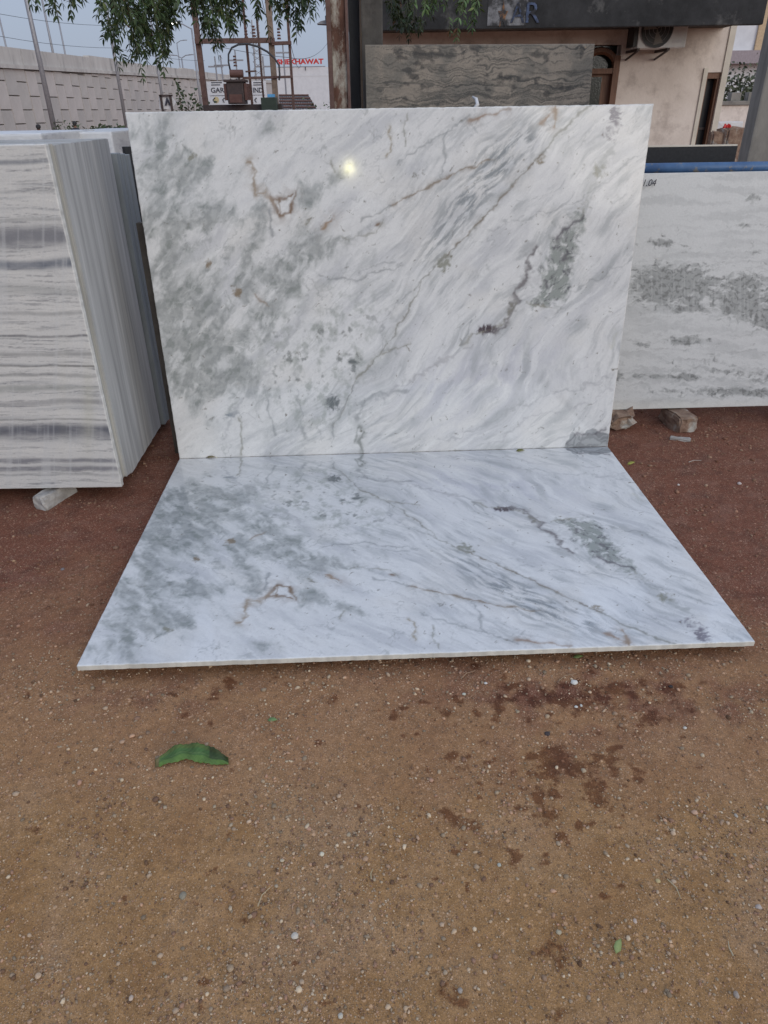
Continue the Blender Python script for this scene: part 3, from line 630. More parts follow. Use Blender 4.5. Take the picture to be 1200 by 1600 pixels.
def text_obj(name, s, size, O, ex, ez, mat, parent=None, ext=.004, align='LEFT', fitw=None, shear=0, bold=0, origin=None):
    cu = bpy.data.curves.new('t', 'FONT'); cu.body = s; cu.size = 1; cu.extrude = 0; cu.align_x = align; cu.resolution_u = 3; cu.shear = shear; cu.offset = bold
    to = bpy.data.objects.new('t', cu); col.objects.link(to)
    dg = bpy.context.evaluated_depsgraph_get(); me = bpy.data.meshes.new_from_object(to.evaluated_get(dg))
    co = np.array([v.co for v in me.vertices]); F = [tuple(p.vertices) for p in me.polygons]
    bpy.data.objects.remove(to); bpy.data.meshes.remove(me)
    w, h = np.ptp(co[:, 0]), np.ptp(co[:, 1]); co[:, 0] -= co[:, 0].min(); co[:, 1] -= co[:, 1].min()
    sy = size/h; sx = (fitw/w) if fitw else sy
    ex = np.array(ex, float); ez = np.array(ez, float); nrm = np.cross(ex, ez)
    V = np.array(O) + (co[:, :1]*sx)*ex + (co[:, 1:2]*sy)*ez
    b = MB(); b.add(V + nrm*ext, F)
    bm = bmesh.new(); vs_ = [bm.verts.new(p) for p in b.v]
    for f in F:
        try: bm.faces.new([vs_[i] for i in f])
        except ValueError: pass
    bmesh.ops.remove_doubles(bm, verts=bm.verts, dist=1e-5)
    gx = bmesh.ops.extrude_face_region(bm, geom=bm.faces[:])
    for v in gx['geom']:
        if isinstance(v, bmesh.types.BMVert): v.co -= Vector(nrm)*(ext*.8)
    b2 = MB(); bm.verts.index_update(); b2.add([v.co for v in bm.verts], [tuple(v.index for v in f.verts) for f in bm.faces]); bm.free()
    return b2.build(name, mat, parent, origin)
tp = at(1004, 291, ra[1]+.055); tw = (at(1024, 291, ra[1]+.055)-tp)
text_obj('handwritten_number', '1.04', .030, tp - rn*.006, rex_n, rup/np.linalg.norm(rup), M_ink, rsl, ext=.0015, fitw=.062, shear=.25)
# blue pipe rack
ry = ra[1]+.17; pz = at(1100, 262, ry)[2]
rk = empty('pipe_rack', (2.1, ry, 0), 'chipped blue steel pipe rack behind the right slab', 'rack')
MB().tube([(1.0, ry-.02, pz+.002), (1.7, ry, pz), (3.0, ry+.03, pz-.002)], .024, 14).build('rail', M_blue, rk, smooth=True)
for xx in (1.15, 2.6):
    MB().tube([(xx, ry+.01, 0), (xx, ry+.01, pz-.02)], .022, 10).build('leg', M_blue, rk, smooth=True)
    MB().tube([(xx, ry+.55, 0), (xx, ry+.02, pz-.06)], .02, 10).build('brace', M_blue, rk, smooth=True)
ga, gb = at(985, 229, 4.45), at(1153, 228, 4.45)
gr = MB().box((ga[0], 4.45, .05), (gb[0], 4.47, gb[2])).build('black_granite_slab', M_black, origin=(ga[0], 4.45, .05), bevel=.002)
tag(gr, 'plain black granite slab standing behind the blue pipe', 'granite slab')
MB().box((ga[0]+.002, 4.452, gb[2]+.0005), (gb[0]-.002, 4.468, gb[2]+.008)).build('pale_top_edge', M_plaster_trim, gr)
o = MB().box((ga[0], 4.40, 0), (gb[0], 4.56, .05)).build('stone_bearer', M_block, origin=(ga[0], 4.4, 0)); tag(o, 'flat stone bearer under the black granite slab', 'stone')
chunk('yard_stone', (at_z(968, 672, 0)[0], ra[1]+.02, -.012), (.16, .15, .092), M_brick, 'rounded brown stone under the left end of the right slab', 'stone', .1, 41, bev=.02, jit=.10)
chunk('yard_stone', (at_z(1072, 680, 0)[0], ra[1]-.01, -.012), (.11, .2, .092), M_brick, 'brown brick with a chalky top under the right slab', 'brick', .18, 42, bev=.008, jit=.06)
chunk('yard_stone', (at_z(1250, 660, 0)[0], ra[1]+.06, -.012), (.2, .2, .105), M_brick, 'stone under the right slab beyond the frame', 'stone', .18, 43, bev=.008, jit=.06)
q = at_z(1068, 688, 0)
chunk('stone_chip', (q[0]-.02, q[1], -.004), (.10, .022, .02), M_block, 'white sliver of stone beside the chalky brick', 'stone', -.35, 44, bev=.003)
# right concrete pillar
pts = [at(1167, 250, 4.75), at(1152, 250, 5.05)]
xa, xb = pts[0][0], pts[1][0]
o = MB().prism([(xa, 4.75, -.05), (xa+.5, 4.72, -.05), (xa+.5, 5.1, -.05), (xb, 5.05, -.05)], (0.0, 0, 3.9)).build('concrete_pillar', M_conc, origin=(xa, 4.75, 0), bevel=.012)
tag(o, 'grey concrete pillar at the right edge of the photo', 'pillar')

# ------------------------------------------------------------------ rusty column, dark pillar, sandstone slab
ca, cb = at(512, 90, 5.0), at(545, 90, 5.0)
rc = empty('rusty_column', ((ca[0]+cb[0])/2, 5.0, 0), 'rusty steel column with flaking white paint beside the dark pillar', 'column')
wd = cb[0]-ca[0]; x0 = ca[0]
MB().box((x0, 5.0, 0), (x0+.032*wd/.15, 5.14, 3.6)).build('flange', M_rust2, rc, bevel=.003)
MB().box((x0+wd-.016*wd/.15, 5.0, 0), (x0+wd, 5.14, 3.6)).build('flange', M_rust2, rc, bevel=.003)
MB().box((x0+.033*wd/.15, 5.018, 0), (x0+wd-.017*wd/.15, 5.03, 3.6)).build('web', M_rust, rc)
MB().box((x0-.05, 4.95, 0), (x0+wd+.05, 5.2, .012)).build('base_plate', M_rust2, rc)
da, db = at(547, 90, 6.1), at(566, 90, 6.1); dc = at(598, 40, 6.1)
o = MB().box((db[0], 6.1, -.02), (dc[0], 6.4, 3.9)).build('dark_pillar', M_darkcol, origin=(db[0], 6.1, 0), bevel=.01)
tag(o, 'wide dark grey concrete pillar behind the rusty column', 'pillar')
o = MB().add([(da[0]-.02, 6.3, 0), (db[0]-.03, 6.3, 0), (db[0]-.012, 6.3, 3.9), (da[0], 6.3, 3.9), (da[0]-.02, 6.5, 0), (db[0]-.03, 6.5, 0), (db[0]-.012, 6.5, 3.9), (da[0], 6.5, 3.9)],
             [(0,3,2,1),(4,5,6,7),(0,1,5,4),(1,2,6,5),(2,3,7,6),(3,0,4,7)]).build('dark_post', M_dark, origin=(da[0], 6.3, 0), bevel=.004)
tag(o, 'narrow blackish post squeezed between rusty column and dark pillar', 'post')
s0, s1, s2 = at(573, 176, 5.6), at(927, 168, 5.66), at(938, 66, 5.8)
sb = np.array([at(571, 120, 5.6)[0], 5.6, .42]); st_ = at(572, 70, 5.75)
sex = np.array([at(934, 120, 5.62)[0]-sb[0], .05, -.012]); sey = np.array([.0, .15, st_[2]-.42])
def paint_sand(u, v):
    P = sb + u[:, None]*sex + v[:, None]*sey; px, py = to_px(P)
    w = 11*np.abs(np.sin(px/27+1.4*fbm(px/60, py/60, 3, 81)))*ss(.5, -.5, fbm(px/90, py/90, 2, 90))
    yy = py + w + 7*fbm(px/34, py/24, 4, 82)
    c = np.broadcast_to(np.array([.33, .285, .235]), (len(u), 3)).copy()
    c = mixc(c, (.22, .20, .172), ss(-.1, .5, fbm(px/40, py/40, 4, 83)))
    c = mixc(c, (.105, .10, .09), ss(-.05, .45, fbm(px/190, yy/3.4, 4, 84, .6))*.8)
    c = mixc(c, (.06, .06, .058), ss(.05, .6, fbm(px/120, yy/5.5, 5, 85, .66)+.32*ss(95, 150, py)-.1)*.75)
    c = mixc(c, (.035, .036, .038), ss(.25, .6, fbm(px/18, py/16, 5, 86)*.7 + .55*np.clip(blobs(px, py, [(700,78,60,14,0,.8),(645,100,26,60,0,.7),(850,80,22,18,0,.7),(905,75,30,10,0,.5),(865,140,40,14,0,.6),(780,125,30,14,0,.6),(742,75,10,22,0,.4)]), 0, 1))*.65)
    c = mixc(c, (.20, .185, .16), ss(600, 580, px+10*fbm(px/9, py/14, 4, 87))*.6)
    c = mixc(c, (.33, .31, .27), ss(74, 66, py)*.6)
    return np.clip(c*.82, .02, .6)
ssl = slab_mesh('sandstone_slab', sb, sex, sey, (0, .05, 0), 480, 340, paint_sand, (.24, .22, .19), M_rough, chip=.006)
tag(ssl, 'dirty grey brown slab with black wavy stains behind the upright marble', 'stone slab')
hk = MB(); h0 = at(740, 172, 5.52); h1 = at(744, 155, 5.56); h2 = at(738, 151, 5.58)
hk.tube([h0, (h0[0]+.025, 5.52, (h0[2]+h1[2])/2), h1, h2], [.012, .014, .012, .006], 8)
tag(hk.build('white_hook', M_white, origin=h0, smooth=True), 'small white curved hook at the foot of the stained slab', 'hook')
o = MB().box((sb[0], 5.55, 0), (sb[0]+sex[0], 5.95, .42)).build('stone_plinth', M_conc, origin=(sb[0], 5.55, 0), bevel=.01)
tag(o, 'low grey plinth carrying the stained slab', 'plinth')

# ------------------------------------------------------------------ roadside building at right
BY = 11.0
bx0 = at(585, 100, BY)[0]; bx1 = at(1131, 135, BY)[0]
soff = at(900, 43, 9.9)[2]
bd = empty('roadside_building', ((bx0+bx1)/2, BY, -.3), 'low plastered building with sooty overhanging fascia at upper right', 'building')
d0 = at(905, 115, BY)[0]; d1 = at(966, 115, BY)[0]; dz1 = at(960, 70, BY)[2]
n0 = at(1095, 170, BY)[0]; n1 = at(1117, 170, BY)[0]; nz1 = at(1117, 113, BY)[2]
wm = MB(); WT = soff+.25
wm.box((bx0, BY, -.4), (d0, BY+.2, WT)).box((d1, BY, -.4), (n0, BY+.2, WT)).box((n1, BY, -.4), (bx1, BY+.2, WT))
wm.box((d0, BY, dz1), (d1, BY+.2, WT)).box((n0, BY, nz1), (n1, BY+.2, WT))
wm.box((bx1-.2, BY+.2, -.4), (bx1, BY+5, WT))
wm.build('wall', M_plaster, bd)
MB().box((n1, BY-.02, -.4), (bx1+.015, BY+.0, WT)).build('corner_pilaster', M_plaster_trim, bd)
MB().box((n0-.055, BY-.02, -.4), (n0, BY-.001, nz1+.05)).build('jamb', M_plaster_trim, bd)
fx1 = at(1196, 20, 9.9)[0]
fs = MB().box((bx0-.3, 9.9, soff), (fx1, 10.0, soff+.75)).build('fascia', M_soot, bd, bevel=.01)
MB().box((bx0-.3, 10.0, soff+.06), (fx1, BY+5, soff+.2)).build('roof_slab', M_darkcol, bd)
dr = empty('x', (0, 0, 0), 'x', 'x'); bpy.data.objects.remove(dr)
dm_ = MB(); dm_.box((d1-.08, BY-.03, -.4), (d1, BY+.1, dz1-.12)).box((d0, BY-.03, -.4), (d0+.08, BY+.1, dz1-.12))
arch = [];  dw = d1-d0
for k in range(13):
    a = math.pi*k/12; arch.append((d0+dw/2 - math.cos(a)*(dw/2-.02), BY+.02, dz1-.30 + math.sin(a)*.24))
dm_.tube(arch, .045, 6); dm_.box((d0+.08, BY-.02, at(950, 111, BY)[2]-.03), (d1-.08, BY+.08, at(950, 111, BY)[2]+.03))
door = MB().box((d0+.08, BY+.06, -.4), (d1-.08, BY+.1, at(950, 111, BY)[2]-.03)).build('door', M_wood, bd)
dm_.build('door_frame', M_wood, door)
MB().box((d0+.16, BY+.04, .1), (d1-.20, BY+.058, at(950, 120, BY)[2])).build('door_pane', M_glass, door)
MB().box((d0+.02, BY+.12, at(950, 111, BY)[2]), (d1-.02, BY+.14, dz1)).build('fanlight', M_glass, door)
win = MB().box((n0, BY+.14, -.4), (n1, BY+.16, nz1)).build('side_door', M_dark, bd)
fm = MB().box((n0, BY+.02, nz1-.07), (n1, BY+.12, nz1)).box((n1-.035, BY+.02, -.4), (n1, BY+.12, nz1-.072)).box((n0, BY+.02, -.4), (n0+.025, BY+.12, nz1-.072)); fm.build('door_frame', M_wood, win)
for zz in (.75, 1.25): MB().box((n0+.03, BY+.11, zz), (n1-.04, BY+.135, zz+.03)).build('rail', M_trans, win)
# faded lettering on the fascia
wb0, wb1 = at(762, 20, 9.9)[0], at(862, 20, 9.9)[0]; zb0 = at(800, 40, 9.9)[2]; zb1 = at(800, 0, 9.9)[2]
MB().box((wb0, 9.893, zb0), (wb0+.62*(wb1-wb0), 9.898, zb1+.1)).build('faded_board', M_whitefade, fs)
lz = at(800, 36, 9.9)[2]; lh = at(800, 4, 9.9)[2]-lz
for ch, xa_, wpx in (('A', 798, 22), ('R', 822, 22)):
    X0 = at(xa_, 20, 9.9)[0]; text_obj('faded_letter', ch, lh, (X0, 9.888, lz), (1, 0, 0), (0, 0, 1), M_bluefade, fs, ext=.003, fitw=at(xa_+wpx, 20, 9.9)[0]-X0, bold=.0)
oc = at(786, 24, 9.885); op = [(oc[0]+math.sin(math.pi*k/5)*(.06 if k % 2 == 0 else .03), 9.889, oc[2]+math.cos(math.pi*k/5)*(.14 if k % 2 == 0 else .05)) for k in range(10)]
MB().prism(op, (0, -.004, 0)).build('orange_mark', M_orange, fs)
# air conditioner
a0, a1 = at(997, 60, 10.55), at(1073, 60, 10.55); az0, az1 = at(1035, 75, 10.55)[2], at(1035, 75, 10.55)[2]+.5
ac = empty('air_conditioner', ((a0[0]+a1[0])/2, 10.6, az0), 'white outdoor air conditioning unit bracketed under the fascia', 'air conditioner')
acb = MB().box((a0[0], 10.55, az0), (a1[0], 10.85, az1)).build('casing', M_acw, ac, bevel=.015)
aw = a1[0]-a0[0]; cx = a0[0]+.36*aw; cz = az0+.20
ring = [(cx+math.cos(2*math.pi*k/32)*.2, 10.545, cz+math.sin(2*math.pi*k/32)*.2) for k in range(33)]
MB().prism(ring[:-1], (0, -.004, 0)).build('fan_opening', M_dark, ac)
for rr_ in (.2, .15, .1, .05):
    MB().tube([(cx+math.cos(2*math.pi*k/24)*rr_, 10.536, cz+math.sin(2*math.pi*k/24)*rr_) for k in range(25)], .003, 5).build('grille_ring', M_pole, ac)
for k in range(3):
    a = 2*math.pi*k/3+.4
    MB().prism([(cx, 10.54, cz), (cx+math.cos(a)*.17, 10.54, cz+math.sin(a)*.17), (cx+math.cos(a+.7)*.17, 10.538, cz+math.sin(a+.7)*.17)], (0, -.002, 0)).build('fan_blade', M_conc, ac)
MB().box((a0[0]-.05, 10.56, az0+.02), (a0[0]-.002, 10.84, az1)).build('side_cover', M_dark, ac)
for fr in (.0, .62):
    xx = a0[0]+aw*fr
    MB().box((xx, 10.52, az0-.03), (xx+.03, 11.0, az0-.002)).tube([(xx+.015, 10.56, az0-.03), (xx+.015, 10.99, az0-.10)], .014, 5).build('bracket', M_trans, ac)
MB().box((a0[0]+.72*aw, 10.545, az0+.05), (a0[0]+.9*aw, 10.549, az0+.08)).build('badge', M_white, ac)

# view through the gap at far right
gy = 24.0
def pxbox(x0, x1, y0, y1, Y, d): a = at(x0, y1, Y); b = at(x1, y0, Y); return (min(a[0], b[0]), Y, min(a[2], b[2])), (max(a[0], b[0]), Y+d, max(a[2], b[2]))
def simple(name, x0, x1, y0, y1, Y, d, mat, label, cat, ground=False, bevel=.01):
    lo, hi = pxbox(x0, x1, y0, y1, Y, d)
    if ground: lo = (lo[0], lo[1], -.3)
    o = MB().box(lo, hi).build(name, mat, origin=((lo[0]+hi[0])/2, Y, lo[2]), bevel=bevel); return tag(o, label, cat)
cw = empty('compound_wall', (at(1160, 190, 20)[0], 20, -.3), 'weathered compound wall seen through the gap at right', 'wall')
lo, hi = pxbox(1100, 1290, 162, 190, 20, .25); MB().box((lo[0], 20, -.3), hi).build('body', M_plaster, cw, bevel=.02)
MB().box((lo[0], 19.95, hi[2]), (hi[0], 20.3, hi[2]+.09)).build('coping', M_conc, cw, bevel=.01)
for k in range(10):
    bx_ = lo[0]+.15+k*.42; MB().box((bx_, 20.02, hi[2]+.09), (bx_+.24, 20.24, hi[2]+.27)).build('merlon', M_conc, cw, bevel=.01)
fb = empty('far_building', (at(1165, 70, 34)[0], 34, -.3), 'distant building with an orange upper storey through the right gap', 'building')
lo, hi = pxbox(1120, 1330, 76, 170, 34, 4); MB().box((lo[0]+.4, 34.6, -.3), (hi[0], 38, lo[2]+3.4)).build('wall', M_bwhite, fb)
MB().box((lo[0], 34, hi[2]-.45), (hi[0], 38.5, hi[2])).build('balcony', plain('pinkish_trim', (.30, .25, .27)), fb)
MB().box((lo[0]+1.3, 34.5, hi[2]), (hi[0], 38, hi[2]+3)).build('upper_storey', plain('orange_plaster', (.50, .36, .22)), fb)
for k in range(2): MB().box((lo[0]+1.2+k*1.8, 34.55, .9), (lo[0]+2.0+k*1.8, 34.62, 2.2)).build('window', M_glass, fb)
simple('marble_slab', 1104, 1162, 190, 206, 13.5, .3, M_mb, 'white slab lying beyond the narrow side door at right', 'marble slab', True)
for k, (x, y, s) in enumerate(((1124, 216, .14), (1143, 213, .18), (1134, 207, .06))):
    p = at(x, y, 9.0); chunk('rubble_stone', (p[0], 9.0, 0), (s*1.5, s, p[2]+.05), M_brick if k < 2 else M_red, ('lower left lump of rubble in the right gap', 'larger rubble lump in the right gap', 'red lump on top of the rubble in the right gap')[k], 'rubble', .2*k, 50+k, bev=.02)

# ------------------------------------------------------------------ retaining wall of the flyover
WX = -22.0
rw = empty('retaining_wall', (WX, 80, -.3), 'long panelled concrete retaining wall running back at upper left', 'wall')
def wz(Y, l): return (l[0] + (l[1]-l[0])*(Y-46)/(92-46))
def zat(px, py):                       # height on the wall plane
    d = ray(px, py); t = (WX-CAM[0])/d[0]; P = CAM + d*t; return P[1], P[2]
Ya, za = zat(0, 72); Yb, zb = zat(300, 110); Yc, zc = zat(0, 106); Yd, zd = zat(300, 123)
topz = lambda Y: za + (zb-za)*(Y-Ya)/(Yb-Ya); ledz = lambda Y: zc + (zd-zc)*(Y-Yc)/(Yd-Yc)
Y0, Y1 = 34.0, 190.0
def strip(z0f, z1f, x0, x1, a=Y0, b=Y1): return MB().add([(x0, a, z0f(a)), (x1, a, z0f(a)), (x1, b, z0f(b)), (x0, b, z0f(b)), (x0, a, z1f(a)), (x1, a, z1f(a)), (x1, b, z1f(b)), (x0, b, z1f(b))],
                                                       [(0,3,2,1),(4,5,6,7),(0,1,5,4),(1,2,6,5),(2,3,7,6),(3,0,4,7)])
strip(lambda Y: -.4, ledz, WX-.6, WX-.12).build('core', M_joint, rw)
strip(lambda Y: -.4, ledz, WX-.12, WX, 118, Y1).build('far_face', M_panel[0], rw)
strip(lambda Y: ledz(Y)+.0, lambda Y: ledz(Y)+.22, WX-.5, WX+.16).build('ledge', M_cap, rw)
for i in range(26):
    a = Y0 + i*6.0; strip(lambda Y: ledz(Y)+.22, lambda Y: topz(Y)+(.12 if i % 5 == 0 else 0), WX-.4, WX+.04, a, a+5.96).build('parapet', M_cap, rw)
PW, PH = 1.5, 1.5; pan_me = {}
def panel_mesh(h, mi):
    key = (round(h, 2), mi)
    if key not in pan_me:
        me = bpy.data.meshes.new('wall_panel'); b = MB().box((-.12, .03, .02), (0, PW-.03, h-.045)); me.from_pydata(b.v, [], b.f); me.materials.append(M_panel[mi]); pan_me[key] = me
    return pan_me[key]
ci = 0; Yp = Y0; npan = 0
while Yp < 117:
    z = -.4 - (PH/2 if ci % 2 else 0); lz_ = ledz(Yp+.75)-.02
    while z < lz_-.05:
        h = min(PH, lz_-z)
        z_lo = max(z, -.4)
        hh = z+h-z_lo
        hh = PH if abs(hh-PH) < .01 else round(hh, 1)
        if hh > .15:
            o = bpy.data.objects.new('wall_panel', panel_mesh(hh, random.choice((0, 0, 1, 2)))); col.objects.link(o); o.parent = rw
            o.location = (random.uniform(-.02, .015), Yp-80, z_lo+.3); npan += 1
        z += PH
    Yp += PW; ci += 1

# ------------------------------------------------------------------ street poles
def lamp_post(px, py, Y, r, ztop, label, arm=None, lit=False, group=None, lx=0):
    p = at(px, py, Y); rt = empty('street_lamp', (p[0], Y, -.3), label, 'street lamp', group)
    MB().tube([(p[0], Y, -.3), (p[0], Y, ztop)], [r, r*.6], 8).build('pole', M_pole, rt, smooth=True)
    MB().box((p[0]-r*1.8, Y-r*1.8, -.3), (p[0]+r*1.8, Y+r*1.8, -.2)).build('base_plate', M_pole, rt)
    for sgn in (arm or ()):
        h = MB().tube([(p[0], Y, ztop-.05), (p[0]+sgn*.6, Y, ztop+.25), (p[0]+sgn*1.3, Y, ztop+.3)], r*.4, 6).build('arm', M_pole, rt)
        MB().box((p[0]+sgn*1.3-.3, Y-.12, ztop+.26), (p[0]+sgn*1.3+.3, Y+.12, ztop+.36)).build('lamp_head', M_lampon if lit else M_pole, rt, bevel=.02)
M_lampon = emit('lit_lamp', (1, .97, .9), 8)
lamp_post(64, 105, 36, .13, 9.5, 'nearest tall grey street lamp pole at upper left', (1,))
lamp_post(180, 95, 52, .12, 10, 'grey street pole behind the dense hanging leaves', (1,))
lamp_post(250, 130, 70, .13, 9, 'street pole just above the white arrow sign', (1,))
lamp_post(74, 40, 78, .14, 14, 'second thin pole from the left, beyond the wall', (1,))
lamp_post(97, 60, 100, .14, 13, 'third thin pole from the left, beyond the wall', (1,))
lamp_post(3, 45, 95, .14, 14, 'faint pole at the left frame edge beyond the wall', (1,))
lamp_post(303, 75, 60, .10, at(300, 36, 60)[2]-.3, 'street lamp with its head lit, beside the rusty frame', (-1,), True)
lamp_post(285, 100, 110, .14, at(285, 90, 110)[2], 'distant double armed street lamp beyond the wall', (-1, 1))
lamp_post(278, 80, 130, .12, at(278, 63, 130)[2]-.3, 'small distant single armed lamp beyond the wall', (1,))
def wire(pts, r, label):
    b = MB(); P = []
    for (x0, y0, Ya_), (x1, y1, Yb_) in zip(pts[:-1], pts[1:]):
        A, B = at(x0, y0, Ya_), at(x1, y1, Yb_)
        for k in range(9):
            f = k/8; q = A*(1-f)+B*f; q[2] -= .35*4*f*(1-f)*np.linalg.norm(B-A)/20; P.append(q)
    b.tube(P, r, 4); tag(b.build('overhead_wire', M_wire, origin=P[0]), label, 'wire')
wire([(-80, 5, 40), (180, 40, 52)], .012, 'upper overhead wire crossing the sky at far left')
wire([(-80, 40, 40), (180, 75, 52), (320, 95, 60)], .012, 'lower overhead wire crossing the sky at far left')
wire([(330, 70, 24), (452, 90, 24), (515, 62, 40)], .008, 'wire sagging from the rusty frame towards the red letters')
wire([(452, 60, 20), (470, 100, 40)], .008, 'short wire dropping steeply beside the rusty frame')

# white arrow sign
sg = empty('arrow_sign', (at(262, 165, 40)[0], 40, -.3), 'white arrow shaped sign by the shrubs at upper left', 'sign')
A = lambda x, y: at(x, y, 40)
MB().prism([A(248, 151), A(268, 150.5), A(275, 160), A(269, 170), A(249, 170.5)], (0, .04, 0)).build('board', M_white, sg)
for x in (253, 268): p = A(x, 160); MB().box((p[0]-.05, 39.9, -.3), (p[0]+.05, 39.97, A(x, 149)[2])).build('post', M_trans, sg)
p = A(249, 149.5); p2 = A(270, 149); MB().box((p[0], 39.9, p[2]-.04), (p2[0], 39.97, p[2]+.04)).build('rail', M_trans, sg)
p = A(258, 165); MB().prism([(p[0], 39.94, p[2]), (p[0]+.16, 39.94, p[2]+.38), (p[0]+.32, 39.94, p[2]), (p[0]+.22, 39.94, p[2]), (p[0]+.16, 39.94, p[2]+.15), (p[0]+.10, 39.94, p[2])], (0, -.01, 0)).build('black_mark', M_ink, sg)

# ------------------------------------------------------------------ transformer frame
TY = 20.0
T = lambda x, y: at(x, y, TY)
tf = empty('transformer_stand', (T(380, 150)[0], TY, -.3), 'rusty steel pole frame carrying an electrical transformer', 'frame')
def pole(xa, ya, xb, yb, r, name='pole', mat=M_rust2, dy=0, ext=False, parent=None):
    a, b = at(xa, ya, TY+dy), at(xb, yb, TY+dy); a = a.copy(); b = b.copy()
    xm = (a[0]+b[0])/2
    MB().box((xm-r, TY+dy-r, -.3), (xm+r, TY+dy+r, max(a[2], b[2]) + (1.6 if ext else 0))).build(name, mat, parent or tf, bevel=r*.2)
pole(302, 25, 325, 172, .062, ext=True)
pole(419, 0, 432, 172, .065, ext=True, mat=noise_mat('weathered_wood_pole', (.17, .12, .09), (.27, .2, .15), 9, .9, .3))
pole(450, 0, 457, 172, .03, ext=True)
pole(380, 0, 390, 128, .028, dy=.4, ext=True)
pole(403, 22, 411, 172, .022, dy=.5)
def beam(xa, ya, xb, yb, h, name='crossbeam', mat=M_rust2, dy=0, dp=.06):
    a, b = at(xa, ya, TY+dy), at(xb, yb, TY+dy)
    MB().obox(a-[0, dp, h/2], b-a, (0, 2*dp, 0), (0, 0, h)).build(name, mat, tf)
beam(305, 64.5, 429, 63, .10, dy=-.12); beam(425, 68, 455, 67, .07, dy=-.1)
beam(319, 169, 441, 167, .13, dy=-.15, mat=M_trans, dp=.12); beam(380, 122, 457, 120, .05, dy=-.06); beam(384, 112, 400, 111, .03, dy=.3)
def insulator(x, y, parent):
    p = T(x, y); b = MB()
    for k in range(4): b.tube([p+[0, -.1, k*.06], p+[0, -.1, k*.06+.035]], [.05-.006*k, .035], 8)
    b.build('insulator', M_transr, parent, smooth=True)
for x, y in ((386, 60), (398, 58), (437, 62), (369, 104)): insulator(x, y, tf)
tr = empty('transformer', (T(374, 163)[0], TY-.5, T(374, 166)[2]), 'dark rusty electrical transformer tank on the pole frame', 'transformer')
lo, hi = (T(363, 163), T(385, 129)); Tz0, Tz1 = lo[2], hi[2]
MB().box((lo[0], TY-.55, Tz0), (hi[0], TY-.05, Tz1)).build('tank', M_trans, tr, bevel=.02)
MB().box((lo[0]+.05, TY-.56, Tz0+.03), (hi[0]-.05, TY-.552, Tz0+.20)).build('rust_panel', M_transr, tr)
MB().box((lo[0]-.05, TY-.6, Tz1), (hi[0]+.05, TY, Tz1+.05)).build('lid', M_trans, tr, bevel=.01)
for sx, w_ in ((lo[0]-.075, .065), (hi[0]+.01, .065)):
    for k in range(5): MB().box((sx, TY-.5+k*.1, Tz0+.08), (sx+w_, TY-.46+k*.1, Tz1-.03)).build('cooling_fin', M_transr, tr)
c0, c1 = T(363, 116), T(383, 116); MB().tube([c0-[0, .3, 0], c1-[0, .3, 0]], .085, 12).build('conservator', M_transr, tr, smooth=False)
MB().tube([T(377, 120)-[0, .3, 0], T(377, 129)-[0, .3, 0]], .03, 6).build('pipe', M_trans, tr)
for x in (362, 371, 380): MB().tube([T(x, 128)-[0, .15, 0], T(x, 123)-[0, .15, 0]], [.035, .015], 6).build('bushing', M_transr, tr)
cabp = [T(363, 112), T(360, 98), T(360, 86), T(365, 76), T(375, 71), T(390, 70), T(405, 74), T(420, 82), T(431, 92), T(438, 103), T(439, 118), T(438, 126)]
MB().tube([p-[0, .25, 0] for p in cabp], .022, 6).build('cable', M_wire, tr, smooth=True)
for k in range(5):
    x = 352+k*16; p = T(x, 172); MB().prism([T(x-6, 172)-[0, .1, 0], T(x+6, 172)-[0, .1, 0], T(x, 166)-[0, .1, 0]], (0, .02, 0)).build('zigzag_brace', M_trans, tf)
gbx = empty('meter_cabinet', (T(421, 172)[0], TY-.6, -.3), 'dark green cabinet with a blue cover by the transformer', 'cabinet')
lo, hi = pxbox(409, 431, 152, 175, TY-.6, .3); MB().box((lo[0], lo[1], -.3), hi).build('body', M_green, gbx, bevel=.01)
lo, hi = pxbox(418, 428, 147, 152, TY-.6, .2); MB().box((lo[0], lo[1], lo[2]+.002), hi).build('blue_cover', M_cyan, gbx)
lt = empty('lattice_mast', (at(402, 100, 34)[0], 34, -.3), 'slim lattice mast behind the transformer frame', 'mast')
L = lambda x, y: at(x, y, 34)
lb = MB(); zt = L(398, 30)[2]; xc = L(402, 90)[0]
for sx in (-.2, .2):
    for sy in (0, .4): MB().tube([(xc+sx, 34+sy, -.3), (xc+sx*.6, 34.2, zt)], .03, 5).build('leg', M_pole, lt)
for k in range(16):
    z0 = .6+k*(zt-.8)/16; z1 = z0+(zt-.8)/16; lb.tube([(xc-.19, 34, z0), (xc+.19, 34, z1)], .014, 4).tube([(xc+.19, 34, z0), (xc-.19, 34, z1)], .014, 4)
lb.build('lacing', M_pole, lt)
for x, yt, lab_ in ((372, 78, 'thin far pole rising just above the transformer tank'), (414, 88, 'thin far pole left of the wooden frame post'), (340, 88, 'leftmost thin far pole above the company board'), (349, 86, 'second thin far pole above the company board'), (446, 66, 'thin far pole in front of the red rooftop letters')):
    p = at(x, 130, 45); z = at(x, yt, 45)[2]
    o = MB().tube([(p[0], 45, -.3), (p[0], 45, z)], [.06, .04], 6).box((p[0]-.4, 44.95, z-.5), (p[0]+.4, 45.05, z-.43)).build('utility_pole', M_pole, origin=(p[0], 45, -.3))
    tag(o, lab_, 'utility pole', 'thin far poles behind the frame')

